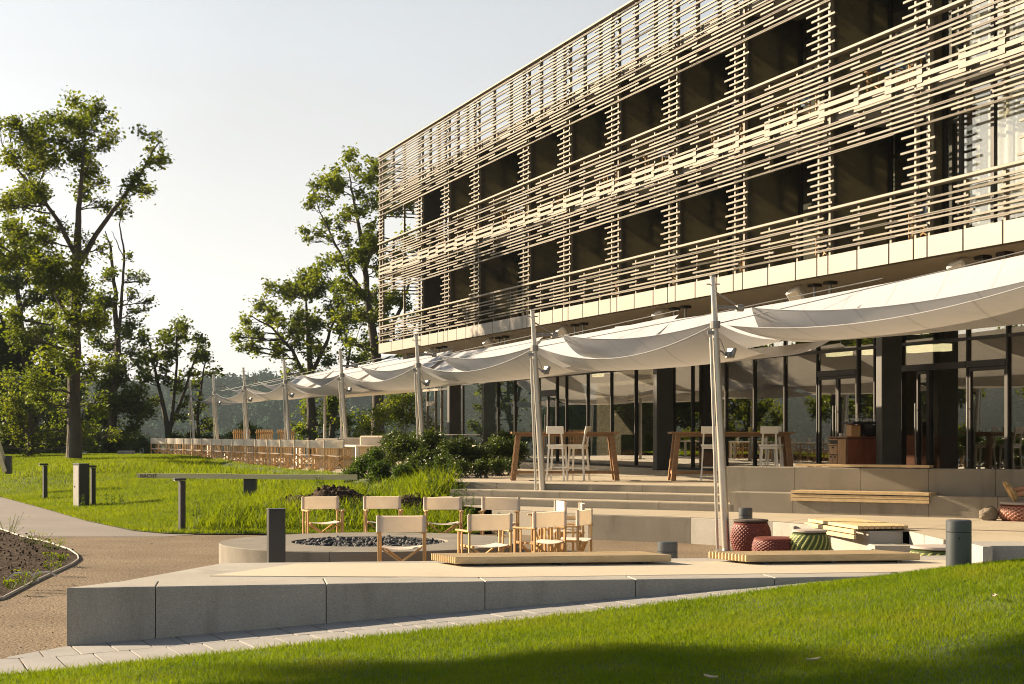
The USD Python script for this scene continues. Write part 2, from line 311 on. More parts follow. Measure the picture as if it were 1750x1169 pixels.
def sheet(name, mat, poly, zf, step, parent=None, kind='structure', uvx=None):
    """A surface over a polygon that follows a height function."""
    x0, y0, x1, y1 = poly.bounds
    gx, gy = np.meshgrid(np.arange(x0, x1 + step, step), np.arange(y0, y1 + step, step), indexing='ij')
    ins = shapely.contains_xy(poly.buffer(-step * .35), gx, gy)
    b = []
    for ring in [poly.exterior, *poly.interiors]:
        n = max(4, int(ring.length / step)); b += [ring.interpolate(k / n, normalized=True).coords[0] for k in range(n)]
        b += list(ring.coords)[:-1]
    pts = np.unique(np.round(np.vstack([np.stack([gx[ins], gy[ins]], -1), np.array(b)]), 4), axis=0)
    from scipy.spatial import Delaunay
    tri = Delaunay(pts).simplices; c = pts[tri].mean(1)
    tri = tri[shapely.contains_xy(poly.buffer(1e-3), c[:, 0], c[:, 1])]
    a = pts[tri]; s = (a[:, 1, 0] - a[:, 0, 0]) * (a[:, 2, 1] - a[:, 0, 1]) - (a[:, 1, 1] - a[:, 0, 1]) * (a[:, 2, 0] - a[:, 0, 0])
    tri[s < 0] = tri[s < 0][:, ::-1]
    m = MB(); m.add(np.column_stack([pts, zf(pts[:, 0], pts[:, 1])]), tri)
    return tag(m.put(name, mat, parent, smooth=True), kind=kind)
flat = lambda z: (lambda x, y: np.full(np.shape(x), float(z)))
GRAVEL = Polygon([(-60, 5), (-60, 31.2), (-20, 31.2), (-12, 31.0), (-6.6, 31.0), (-6.0, 31.66), (.6, 31.7), (12, 24), (12, 16.6), (-4.05, 15.0), (-4.2, 13.5), (-8, 12.5), (-12, 5)])
sheet('gravel_plaza', 'gravel', GRAVEL, flat(0.0), 2.5)
sheet('asphalt_path', 'asphalt', Polygon([(-60, 31.2), (-20, 31.2), (-12, 31.0), (-6.6, 31.0), (-6.0, 31.75), (-6.8, 32.1), (-7.6, 33.0), (-9.5, 36.7), (-12.4, 43.2), (-15.6, 50.2), (-24, 59.2), (-40, 70.2), (-60, 82.2)]), flat(0.004), 3.0)
sheet('lawn_mound', 'lawn_base', LAWN_POLY, z_mound, .8)
LAWN_F = Polygon([(-9, 11.9), (-4.25, 13.28), (-1.41, 14.02), (1.24, 15.08), (3.3, 15.95), (4.0, 16.25), (9, 16.5), (9, 2), (-9, 2)])
sheet('front_lawn', 'lawn_base', LAWN_F, lambda x, y: z_front(x, y) + .004, .35)

# soil bed with its metal edging
BED = np.array([(-6.0, 19.2), (-6.28, 21.6), (-6.48, 23.7), (-6.55, 24.4), (-6.69, 25.3), (-6.95, 26.2), (-7.4, 27.4), (-8.3, 29.3), (-9.3, 31.0), (-10.4, 33.3), (-14, 37), (-30, 38), (-30, 18), (-8, 16.5)])
bp = Polygon(BED).buffer(.25).buffer(-.25)
sheet('soil_bed', 'soil', bp, lambda x, y: .012 + .07 * ss(dist_pts(bp.exterior, x, y) / 1.2) + .09 * (meshkit.fbm(np.stack([x * 2.2, y * 2.2, 0 * x], -1), 4, 1) - .4) * ss(dist_pts(bp.exterior, x, y) / .5), .16 if False else .3)
ed = thing('bed_edging', 'thin pale metal edging strip curving round the dark soil bed', 'edging')
crv = np.array([p for p in bp.exterior.coords]); crv = np.array([bp.exterior.interpolate(d).coords[0] for d in np.arange(0, bp.exterior.length, .25)])
m = MB()
for p, q in zip(crv, np.roll(crv, -1, 0)):
    if p[0] > -12 and q[0] > -12: m.beam((*p, -.012), (*q, -.012), .013, .09)
m.put('strip', 'edging', ed)

# paving strip along the front wall: separate slabs
WALL = [(-4.10, 15.08), (-.17, 15.78), (3.64, 16.32), (3.95, 16.36)]
wl = LineString([(-5.35, 14.85), *WALL[:3], (5.0, 16.5)])
edge = LineString([(-9, 12.2), (-4.25, 13.6), (-1.41, 14.4), (1.24, 15.5), (3.64, 16.22), (5, 16.35)])
pv = thing('pavement', kind='structure')
PAVE = Polygon([(-4.95, 13.1), (-4.25, 13.3), (-1.41, 14.04), (1.24, 15.10), (3.3, 15.97), *WALL[:3][::-1]])
sheet('paving_bed', 'soil', PAVE.buffer(.05), lambda x, y: z_front(x, y) - .012, .4, parent=pv, kind=None)
dx, dy = np.array((.978, .174)), np.array((.37, -.93))      # along the wall, and the slanting cross joints
for r in range(3):
    for k in range(-8, 30):
        off = (.10 if r % 2 else 0)
        p0 = np.array((-4.35, 15.0)) + dx * (k * .315 + off) + dy * (.95 * r - .2)
        q = Polygon([p0, p0 + dx * .297, p0 + dx * .297 + dy * .936, p0 + dy * .936]).intersection(PAVE)
        if q.is_empty or q.area < .01 or q.geom_type != 'Polygon': continue
        c = np.array(q.exterior.coords[:-1]); m = MB()
        top = [(x, y, float(z_front(x, y)) + .002 + .003 * ((k * 7 + r * 3) % 3) / 2) for x, y in c]
        m.hull(top + [(x, y, z - .03) for x, y, z in top]); m.put('paving_slab', 'paving', pv)

r_ = np.random.default_rng(44); pb = MB(); ic = trimesh.creation.icosphere(1)
for _ in range(1300):
    x, y = r_.uniform(-7.5, 2.5), r_.uniform(13.5, 31) if r_.random() < .75 else r_.uniform(13.5, 20)
    if (x > -4.1 and y < 19) or (x + 2.16) ** 2 + (y - 24.9) ** 2 < 5.3: continue
    pb.add(ic.vertices * r_.uniform(.5, 1.2, 3) * r_.uniform(.004, .010) + (x, y, .002), ic.faces)
tag(pb.put('loose_gravel', 'gravel', smooth=True), kind='stuff')

# ------------------------------------------------------------ front wall / platform
pf = thing('concrete_platform', 'low wedge-shaped concrete platform with beige top in the foreground', 'platform')
ZP = .538
wl2 = LineString(WALL); cuts = [0, .80, 2.38, 3.90, 5.38, 6.78, wl2.length]
inner = LineString([(p[0] - .02, p[1] + .62) for p in WALL])
for a, b in zip(cuts[:-1], cuts[1:]):
    p, q = np.array(wl2.interpolate(a + .004).coords[0]), np.array(wl2.interpolate(b - .004).coords[0])
    n = np.array((-.16, .987)) * .60
    pts = [p, q, q + n, p + n]
    if a == 0: pts = [p, q, q + n, p + np.array((.28, .62))]
    m = MB(); m.prism(pts, min(0, 0) - .1, ZP, .008); m.put('wall_block', 'concrete', pf)
m = MB(); m.prism([(-3.78, 15.72), (-.17, 16.40), (3.95, 16.98), (5.9, 17.2), (5.9, 19.25), (-3.18, 18.0)], -.1, ZP - .003); m.put('rear_slab', 'concrete', pf)
m = MB(); m.prism([(-3.02, 16.35), (-.17, 16.18), (3.95, 16.80), (5.6, 17.0), (5.6, 18.4), (-2.35, 17.85)], ZP - .02, ZP + .004); m.put('inlay', 'beige_slab', pf)
m = MB(); m.prism([(3.955, 16.37), (5.9, 16.6), (5.9, 17.19), (3.955, 16.97)], -.1, ZP, .008); m.put('wall_block', 'concrete', pf)

rb = thing('concrete_kerb_wall', 'pale concrete block wall at the right edge behind the big round bollard', 'wall')
for k, (x0, x1, yy, dz) in enumerate([(4.93, 5.03, 17.15, 0), (5.035, 5.62, 17.33, -.004), (5.626, 7.4, 17.33, -.004)]):
    m = MB(); m.prism([(x0, yy), (x1, yy), (x1, yy + .9 - (yy - 17.15)), (x0, yy + .9 - (yy - 17.15))], ZP + .005, .775 + dz, .006); m.put('wall_block', 'concrete', rb)

# ------------------------------------------------------------ terraces and steps
E_ = np.array((.857, -.515)); N_ = np.array((-.515, -.857))          # along the steps, and out of them
ZU, ZM = .885, .465
def seg(p, s): return np.asarray(p) + E_ * s
T0 = np.array((-1.06, 35.7))
upper = [tuple(seg(T0, 0)), tuple(seg(T0, 6.15)), (13.5, 27.2), (30, 30), (30, 82), (-14, 80), (-15.5, 69), (-9.2, 54.5), (-3.6, 42), (-1.9, 37.2)]
sheet('upper_terrace', 'terrace_paving', Polygon(upper), flat(ZU), 3.0)
st = thing('terrace_steps', 'broad concrete steps up to the terrace with bar tables', 'steps')
for k in range(3):
    z1 = ZU - .14 * k; joints = [[0, .85, 3.2, 4.35, 6.45], [.05, 1.1, 2.75, 4.3, 6.72], [.1, 1.8, 3.6, 5.3, 6.88]][k]
    o = T0 + N_ * (.6 * k)
    for a, b in zip(joints[:-1], joints[1:]):
        p, q = seg(o, a + .004), seg(o, b - .004); m = MB()
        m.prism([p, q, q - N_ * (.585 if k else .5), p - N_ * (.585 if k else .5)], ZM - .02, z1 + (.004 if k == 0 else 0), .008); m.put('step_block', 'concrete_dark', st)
        if k: m = MB(); m.prism([p + N_ * -.012, q + N_ * -.012, q - N_ * .584, p - N_ * .584], z1 + .001, z1 + .012, .003); m.put('tread', 'terrace_paving', st)
# middle terrace sheet and its retaining blocks
MID = [(-.4, 32.35), (1.41, 30.2), (3.17, 29.07), (4.42, 27.8), (5.0, 26.6), (5.45, 25.05), (6.02, 24.95), (6.05, 22.8), (6.5, 22.0), (9.0, 20.0), (14, 19.5), (14, 27), tuple(seg(T0, 7.2) + N_ * 1.15), tuple(T0 + N_ * 1.2)]
sheet('middle_terrace', 'terrace_paving', Polygon(MID).buffer(-.05), flat(ZM + .001), 2.0)
rw = thing('terrace_edge_blocks', 'low zigzag concrete edge of the middle terrace above the gravel', 'retaining wall')
edge_m = [(-.4, 32.35), (1.41, 30.2), (3.17, 29.07), (4.42, 27.8), (5.0, 26.6), (5.45, 25.05)]
for i, (p, q) in enumerate(zip(edge_m[:-1], edge_m[1:])):
    p, q = np.array(p), np.array(q); d = (q - p) / np.linalg.norm(q - p); n = np.array((-d[1], d[0])); L = np.linalg.norm(q - p); kk = max(1, round(L / 1.6))
    for j in range(kk):
        a, b = p + d * (L * j / kk + .004), p + d * (L * (j + 1) / kk - .004); m = MB()
        m.prism([a, b, b + n * .35, a + n * .35], -.05, ZM - .004, .008); m.put('edge_block', 'concrete_dark' if i < 2 else 'concrete', rw)
for c, s, z in (((5.72, 25.22), (.52, .34), ZM), ((6.2, 24.55), (.28, .9), ZM), ((6.2, 23.55), (.28, 1.05), ZM), ((6.3, 22.6), (.3, .8), ZM), ((5.72, 24.75), (.6, .55), .28)):
    m = MB(); m.tm(cbox((c[0], c[1], (z - .05) / 2), (s[0], s[1], z + .05))); m.put('edge_block', 'concrete', rw)
# seat wall in two tiers
sw = thing('seat_wall', 'two-tier concrete seat wall to the right of the steps', 'seat wall')
def s_at(px, o):                                     # how far along the wall line the sight line of that column meets it
    u = (px - 875) / FPX; return (u * o[1] - o[0]) / (E_[0] - u * E_[1])
OS, OU = T0 + N_ * 1.2, T0 + N_ * .69
js = [s_at(x, OS) for x in (1247, 1355, 1470, 1587, 1705)]; js += [js[-1] + 1.6, js[-1] + 3.2]
for a, b in zip(js[:-1], js[1:]):
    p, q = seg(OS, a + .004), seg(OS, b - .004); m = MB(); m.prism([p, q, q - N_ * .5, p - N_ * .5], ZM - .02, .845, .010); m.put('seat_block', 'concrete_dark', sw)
ju = [s_at(x, OU) for x in (1240, 1358, 1470, 1587, 1701)]; ju += [ju[-1] + 1.6, ju[-1] + 3.2]
for a, b in zip(ju[:-1], ju[1:]):
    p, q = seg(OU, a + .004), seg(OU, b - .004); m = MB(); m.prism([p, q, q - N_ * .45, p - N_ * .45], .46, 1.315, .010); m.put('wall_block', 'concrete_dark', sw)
m = MB(); m.prism([seg(T0, ju[0] + .15) + N_ * .2, seg(T0, 14) + N_ * .2, seg(T0, 14) - N_ * .3, seg(T0, ju[0] + .15) - N_ * .3], .4, ZU - .004); m.put('core', 'concrete_dark', sw)
# wooden bench slats on the seat wall
bn = thing('wall_bench', 'timber slat bench fixed along the edge of the concrete seat wall', 'bench')
for k, (o, z) in enumerate([(.40, .872), (.29, .872), (.18, .872), (.07, .872), (-.04, .872), (-.05, .80), (-.05, .735)]):
    p, q = seg(OS - N_ * (o + .02), js[1] - .02), seg(OS - N_ * (o + .02), js[3] + .02); m = MB()
    m.beam((*p, z), (*q, z), .085 if k < 5 else .04, .045 if k < 5 else .055); m.put('slat', 'bench_wood', bn)
bk = thing('wall_cap_board', 'timber board lying along the top of the concrete seat wall', 'board')
for o in (.10, .24):
    p, q = seg(OU - N_ * o, ju[1]), seg(OU - N_ * o, ju[3]); m = MB(); m.beam((*p, 1.355), (*q, 1.355), .125, .045); m.put('slat', 'bench_wood', bk)
for k in (.1, .5, .9):
    p = seg(OU - N_ * .17, ju[1] + (ju[3] - ju[1]) * k); m = MB(); m.beam((*(p - N_ * .12), 1.325), (*(p + N_ * .12), 1.325), .05, .018); m.put('bracket', 'black_metal', bk)

# timber deck benches lying on the platform
def deck(name, label, p_fl, p_fr, back, z, n=12, th=.075, ov=0.0):
    """Long slats between the front-left and front-right corners; rows step towards the back vector."""
    t = thing(name, label, 'bench', group=None)
    p, q, bk_ = np.array(p_fl), np.array(p_fr), np.array(back); d = (q - p) / np.linalg.norm(q - p)
    w = abs(bk_[0] * -d[1] + bk_[1] * d[0]) / n
    for k in range(n):
        o = bk_ * (k + .5) / n; m = MB()
        a, b = p + o, q + o; m.tm(cbox(((a[0] + b[0]) / 2, (a[1] + b[1]) / 2, z + .03 + th / 2), (np.linalg.norm(b - a), w - .014, th), math.atan2(d[1], d[0]), .006)); m.put('slat', 'bench_wood', t)
    for s in (.12, .5, .88):
        a = p + (q - p) * s + bk_ * .03; m = MB(); m.beam((*a, z + .016), (*(a + bk_ * .94), z + .016), .06, .026); m.put('batten', 'black_metal', t)
    return t
deck('deck_bench', 'low timber slat bench on the platform in front of the director chairs', (-.60, 18.0 - .55), (1.74, 17.78), (-.30, .56), ZP)
deck('deck_bench', 'low timber slat bench on the platform in front of the woven stools', (2.54, 17.72), (4.50, 18.0), (-.36, .56), ZP)
t = thing('corner_bench', 'timber slat bench wrapped over the edge of the middle terrace behind the woven stools', 'bench')
pA, pB = np.array((5.27, 25.02)), np.array((4.90, 27.15)); dd = (pB - pA) / np.linalg.norm(pB - pA); nn = np.array((dd[1], -dd[0]))
for k in range(9):
    a, b = pA + nn * (.05 + k * .092), pB + nn * (.05 + k * .092); m = MB(); m.beam((*a, ZM + .055), (*b, ZM + .055), .078, .05); m.put('slat', 'bench_wood', t)
for z in (ZM - .01, ZM - .09):
    a, b = pA - nn * .035, pB - nn * .035; m = MB(); m.beam((*a, z), (*b, z), .04, .062); m.put('slat', 'bench_wood', t)
for s in (.1, .9):
    a = pA + (pB - pA) * s; m = MB(); m.beam((*a, ZM + .016), (*(a + nn * .85), ZM + .016), .05, .026); m.put('batten', 'black_metal', t)

# ------------------------------------------------------------ fire pit
PC = np.array((-2.16, 24.9)); PR = 2.26; PZ = .32
fp = thing('fire_pit', 'round concrete fire pit wall with dark lava stones inside', 'fire pit', (PC[0], PC[1], 0))
RI = 1.18
for k in range(6):
    a0, a1 = 2 * math.pi * k / 6 + .36, 2 * math.pi * (k + 1) / 6 + .36; g_ = .004
    an = np.linspace(a0 + g_ / PR, a1 - g_ / PR, 15)
    prof = [(RI, -.02), (RI, PZ - .006), (RI + .006, PZ), (PR - .012, PZ), (PR, PZ - .012), (PR, -.02)]
    P = np.array([[(r * math.cos(a), r * math.sin(a), z) for r, z in prof + prof[:1]] for a in an])
    m = MB(); m.add(*grid_mesh(P)); m.f[-1] = m.f[-1][:, ::-1]
    for e, fl in ((0, 1), (-1, 0)): m.add(P[e, :-1], [[0, 1, 2], [0, 2, 3], [0, 3, 4], [0, 4, 5]] if fl else [[2, 1, 0], [3, 2, 0], [4, 3, 0], [5, 4, 0]])
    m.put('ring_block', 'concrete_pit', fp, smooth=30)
m = MB(); m.tm(trimesh.creation.cylinder(radius=RI - .01, height=.48, sections=40)); m.put('bed', 'soil', fp)
def stones(n, R, rz, z0, sz, seed):
    r = np.random.default_rng(seed); m = MB(); base = trimesh.creation.icosphere(1)
    for _ in range(n):
        v = base.vertices * (1 + .35 * (r.random((len(base.vertices), 1)) - .5)) * r.uniform(.5, 1.1, 3) * sz * r.uniform(.6, 1.3)
        rad, a = R * math.sqrt(r.random()), r.random() * 6.283
        q = trimesh.transformations.random_rotation_matrix(r.random(3))[:3, :3]
        m.add(v @ q.T + (rad * math.cos(a), rad * math.sin(a), z0 + r.random() * rz * (1 - (rad / R) ** 2)), base.faces)
    return m
near = stones(300, 1.12, .05, PZ - .035, .046, 3)
r_ = np.random.default_rng(5)
for v, f in zip(near.v, near.f):
    mm = MB(); mm.add(v, f - f.min()); mm.put('lava_stone', 'slate', fp)
stones(900, 1.13, .05, PZ - .05, .044, 8).put('stone_fill', 'slate', fp, kind='stuff')
# ------------------------------------------------------------ hotel building
C0 = np.array((-5.42, 66.3)); T_ = np.array((.3362, -.9418)); NI = np.array((.9418, .3362))
RB = np.array([[T_[0], NI[0], 0], [T_[1], NI[1], 0], [0, 0, 1.0]])       # columns: along, inward, up
def F(a, d, h): p = C0 + T_ * a + NI * d; return np.array((p[0], p[1], EYE + h))
def fb(m, a0, a1, d0, d1, h0, h1, b=0):
    c = F((a0 + a1) / 2, (d0 + d1) / 2, (h0 + h1) / 2); s = (a1 - a0, d1 - d0, h1 - h0)
    if b: m.tm(cbox(c, s, RB, b))
    else: m.box(c, s, RB)
    return m
H1, H2, H3 = 3.62, 6.62, 9.72         # floor levels (above the eye)
A1 = 49.0
bays = [5.8, 9.1, 12.4, 17.2, 20.6, 24.1, 27.7, 31.2, 34.9, 38.4, 41.9, 45.4, 48.9]
hb = thing('hotel_building', 'long hotel building screened by thin timber slats above a glazed ground floor', 'building')
# posts
posts = []
for a in [0.0, .45, 2.0, 3.6]: posts.append(a)
for b, n in zip(bays, bays[1:] + [A1]):
    w = n - b; posts += [b - .22, b + .22, b + .22 + (w - .44) * .36, b + .22 + (w - .44) * .73] if w > 1 else [b - .22]
posts = sorted(p for p in posts if p < A1)
pair = lambda a: any(abs(abs(a - b) - .22) < .01 for b in bays) or a < .5
for a in posts:
    for z0, z1 in ([(H1 - .05, 11.16)] if pair(a) else [(H1 - .05, H1 + .86), (5.66, 7.62), (8.78, 11.16)]):
        m = MB(); fb(m, a - .032, a + .032, .06, .14, z0, z1); m.put('post', 'post_wood', hb)
# slats: staggered rods between joints, alternate spans half a row higher
joints = [0.12, 2.0, 3.6]
for b, n in zip(bays, bays[1:] + [A1]): 
    w = n - b; joints += [b, b + .22 + (w - .44) * .36, b + .22 + (w - .44) * .73] if w > 1 else [b]
joints = sorted(set(joints)) + [A1]
rs = random.Random(11); slats = []
def rows(h0, h1, st=.142): return np.arange(h0, h1 + 1e-6, st)
U_ = .095
for lo, hi in ((3.71, 4.42), (5.66, 7.52), (8.78, 11.08)):            # rows of three kinds; each rod runs over two spans and leaves one out
    for i, h in enumerate(np.arange(lo, hi, U_)):
        if 6.34 < h < 6.82: continue
        c = i % 3
        for j in range(c - 3, len(joints) - 1, 3):
            a, b = joints[max(j, 0)], joints[min(j + 2, len(joints) - 1)]
            if b <= a: continue
            slats.append((max(a - rs.uniform(.05, .34), -.03), b + rs.uniform(.05, .34), (.012, -.006, .003)[c], h + rs.uniform(-.010, .010), .038))
for j, (a, b) in enumerate(zip(joints[:-1], joints[1:])):
    off = .071 if j % 2 else 0; d0 = -.005 if j % 2 else .012
    for h, hh in ((6.41 + off, .095), (6.57 + off, .095), (6.72 + off * .4, .05)):   # wide boards at the floor edge
        slats.append((max(a - .10, -.03), b + .10, d0 - .002, h, hh * .95))
for b in bays:                                                             # stubs crossing the posts beside the openings
    for lo, hi in ((4.66, 5.56), (7.76, 8.66)):
        for i, h in enumerate(rows(lo, hi)):
            k = i % 2; s = rs.uniform(-.05, .05)
            slats.append((b - .54 + (.12 if k else -.06) + s, b + .42 + (.08 if k else -.06) + s, .012, h, .040))
for lo, hi in ((4.66, 5.56), (7.76, 8.66)):
    for i, h in enumerate(rows(lo, hi)): slats.append((-.03, .62 + (.14 if i % 2 else 0), .012, h, .040))
def keyf(s): return -((s[0] + s[1]) / 2 + min(0, (11 - s[3])) * .2) if (s[0] + s[1]) / 2 < 41.0 and 3.5 < s[3] < 9.3 else 100
slats.sort(key=keyf)
MS = ['slat_wood', 'slat_wood_2', 'slat_wood_3', 'slat_board']
rest = [MB(), MB(), MB(), MB()]
for i, (a, b, d, h, w) in enumerate(slats):
    k = rs.randrange(3)
    if w > .06: k = 3
    if i < 300: m = MB(); fb(m, a, b, d, d + .045, h - w / 2, h + w / 2); m.put('slat', MS[k], hb)
    else: fb(rest[k], a, b, d, d + .045, h - w / 2, h + w / 2)
for k in range(4): rest[k].put('slat_screen', MS[k], hb, kind='stuff')
# rails and the top cap, in lengths
for h in (4.50, 7.60, 11.16):
    for a, b in zip([-.05] + bays, bays + [A1]):
        m = MB(); fb(m, a + .003, b - .003, -.02, .15, h, h + .055, .006); m.put('hand_rail', 'post_wood', hb)
# fascia panels with joints on the posts
pl = [0.0] + [p for p in posts if p > .5] + [A1]
for a, b in zip(pl[:-1], pl[1:]):
    m = MB(); fb(m, a + .020, b - .020, .02, .06, 3.215, H1 - .02, .004); m.put('fascia_panel', 'fascia', hb)
m = MB(); fb(m, .0, A1, .061, .2, 3.22, H1 - .03); fb(m, .0, .06, .2, 14, 3.22, H1 - .03); m.put('fascia_frame', 'column_metal', hb)
# slabs, soffit, roof, rooms
m = MB(); fb(m, .06, A1, .2, 4.2, 3.20, 3.28); m.put('soffit', 'soffit', hb)
m = MB()
fb(m, .06, A1, .2, 14, 3.285, H1 - .06); fb(m, .06, A1, .18, 14, H2 - .30, H2 - .05); fb(m, .06, A1, .18, 14, H3 - .30, H3)
m.put('floor_slab', 'balcony_floor', hb)
m = MB(); fb(m, 5.8, A1, 1.75, 14, H3, H3 + .25); m.put('roof', 'facade_dark', hb)
LG = 1.55
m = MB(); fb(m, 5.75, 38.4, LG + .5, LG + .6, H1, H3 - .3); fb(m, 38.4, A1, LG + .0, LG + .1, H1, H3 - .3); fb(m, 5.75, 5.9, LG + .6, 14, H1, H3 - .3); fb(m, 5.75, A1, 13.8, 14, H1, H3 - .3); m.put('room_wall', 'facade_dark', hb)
for fl, (h0, h1) in enumerate(((H1, H2 - .3), (H2, H3 - .3))):
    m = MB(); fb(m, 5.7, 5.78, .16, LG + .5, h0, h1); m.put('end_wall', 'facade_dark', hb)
    for i, (b, n) in enumerate(zip(bays, bays[1:] + [A1])):
        if n - b < 1: continue
        LG = .48 if i >= 9 else 1.55
        if i: m = MB(); fb(m, b - .02, b + .02, .17, LG, h0 - .05, h1); m.put('divider_panel', 'divider', hb)
        w = n - b; cut = [b + .06, b + .06 + w * (.14 if i >= 9 else .30), b + .06 + w * (.42 if i >= 9 else .62), n - .06]
        fr = MB()
        for c in cut: fb(fr, c - .05, c + .05, LG, LG + .08, h0 - .05, h1)
        fb(fr, cut[0], cut[-1], LG + .01, LG + .07, h1 - .1, h1); fb(fr, cut[0], cut[-1], LG + .01, LG + .07, h0 - .05, h0 + .05); fb(fr, cut[0], cut[1], LG + .01, LG + .07, h0 + 2.05, h0 + 2.12)
        wf = fr.put('window_frame', 'mullion', hb)
        for c0, c1 in zip(cut[:-1], cut[1:]):
            m = MB(); fb(m, c0 + .05, c1 - .05, LG + .035, LG + .045, h0 + .05, h1 - .1); m.put('pane', 'room_glass', wf)
        if i >= 7 and (i + fl) % 2 == 1 or i >= 9:
            m = MB(); P = np.array([[F(cut[1] + .1 + (cut[-1] - cut[1] - .2) * u / 60, LG + .28 + .035 * math.sin(u * 1.1), h) for h in (h0 + .02, h1 - .06)] for u in range(61)])
            m.add(*grid_mesh(P)); m.put('curtain', 'curtain', hb, smooth=True)
# open corner: end screen of slats and posts
m = MB()
for d in (.1, 1.1, 2.2, 3.3, 4.4): fb(m, 0.0, .07, d - .035, d + .035, 3.6, 11.1)
for h in list(rows(3.72, 4.4)) + list(rows(5.66, 7.5)) + list(rows(8.78, 11.0)):
    fb(m, -.02, .024, .1, 4.6, h - .022, h + .022)
m.put('end_screen', 'post_wood', hb)
m = MB(); 
for a in (2.0, 3.9): fb(m, a - .05, a + .05, 3.9, 4.0, 3.6, 9.5)
for h in (4.5, 5.0, 5.3, 7.6, 8.0, 8.3): fb(m, .1, 5.7, 3.93, 3.97, h - .025, h + .025)
m.put('stair_railing', 'black_metal', hb)
m = MB(); fb(m, .5, 1.1, .9, 1.6, 2.55, 3.2); m.put('bracket', 'concrete_dark', hb)

# ground floor: glazing behind the overhang
DG = 3.85; GZ0 = ZU - EYE                       # glass plane, terrace level (relative to the eye)
def aG(px, d=DG):
    u = (px - 875) / FPX; p = C0 + NI * d       # where the line of sight u meets the glass plane
    return (u * p[1] - p[0]) / (T_[0] - u * T_[1])
mul = [aG(x) for x in (792, 852, 881, 922, 953, 969, 1005.6, 1046, 1087.6, 1122)] + [aG(x) for x in (1152, 1184.6, 1242, 1290.6, 1343, 1399, 1468, 1497)] + [aG(x) for x in (1544, 1656, 1724.5, 1790)]
mul += [mul[-1] + 1.4 * k for k in range(1, 4)]
left = [mul[0] - x for x in (1.6, 3.0, 3.9, 5.2, 6.6)][::-1]
gf = hb
def bar(m, a, w=.050, d=.12, h0=GZ0, h1=3.2): return fb(m, a - w / 2, a + w / 2, DG - d / 2, DG + d / 2, h0, h1)
TR1, TR2 = 2.02, 1.42
doors = [(mul[3], mul[4]), (mul[15], mul[16]), (mul[18], mul[18] + (mul[19] - mul[18]) * .43), (mul[19], mul[20])]
for i, a in enumerate(mul): m = MB(); bar(m, a).put('mullion', 'mullion', gf)
for i, a in enumerate(left): m = MB(); bar(m, a, h1=2.3).put('mullion', 'post_wood' if i < 4 else 'mullion', gf)
for a, b in zip(mul[:-1], mul[1:]):
    for h0, h1 in ((TR1 - .035, TR1 + .035), (3.1, 3.2), (GZ0, GZ0 + .07)): m = MB(); fb(m, a + .033, b - .033, DG - .055, DG + .055, h0, h1); m.put('transom', 'mullion', gf)
    isd = next((d for d in doors if abs(d[0] - a) < 1e-6), None)
    if isd: m = MB(); fb(m, a + .033, b - .033, DG - .07, DG + .07, TR2 - .02, TR2 + .12); m.put('door_head', 'mullion', gf)
    if isd and isd[1] < b - 1e-6: m = MB(); fb(m, isd[1] - .03, isd[1] + .03, DG - .06, DG + .06, GZ0 + .07, TR2 - .02); m.put('mullion', 'mullion', gf)
    zs = [(GZ0 + .07, TR2 - .02), (TR2 + .12, TR1 - .035)] if isd else [(GZ0 + .07, TR1 - .035)]
    zs.append((TR1 + .035, 3.1))
    for h0, h1 in zs:
        if isd and h0 < 0:
            if isd[1] < b - 1e-6: m = MB(); fb(m, isd[1] + .04, b - .034, DG - .008, DG + .008, h0, h1); m.put('pane', 'glass', gf)
            continue
        m = MB(); fb(m, a + .034, b - .034, DG - .008, DG + .008, h0, h1); m.put('pane', 'glass', gf)
for k, (a, b) in enumerate(doors):                          # glass doors with frame and long pull handles
    halves = [(a + .04, (a + b) / 2 - .004), ((a + b) / 2 + .004, b - .04)] if k < 2 else [(a + .04, b - .05)]
    for c0, c1 in halves:
        if k == 2: c0, c1 = c0 + .55 * (c1 - c0), c1       # this one stands ajar: a dark gap on the left
        m = MB(); w = .06
        fb(m, c0, c0 + w, DG - .04, DG + .04, GZ0 + .02, TR2 - .03); fb(m, c1 - w, c1, DG - .04, DG + .04, GZ0 + .02, TR2 - .03)
        fb(m, c0 + w, c1 - w, DG - .04, DG + .04, TR2 - .1, TR2 - .03); fb(m, c0 + w, c1 - w, DG - .04, DG + .04, GZ0 + .02, GZ0 + .1)
        dr = m.put('door', 'mullion', gf)
        m = MB(); fb(m, c0 + w, c1 - w, DG - .006, DG + .006, GZ0 + .1, TR2 - .1); m.put('pane', 'glass', dr)
        m = MB(); ha = c1 - .09 if c0 == a + .04 and k < 2 else c0 + .03; m.tube([F(ha, DG - .09, GZ0 + .35), F(ha, DG - .09, GZ0 + 1.75)], .016, 8)
        for hh in (.5, 1.6): m.tube([F(ha, DG - .09, GZ0 + hh), F(ha, DG - .03, GZ0 + hh)], .012, 6)
        m.put('handle', 'steel_dark', dr)
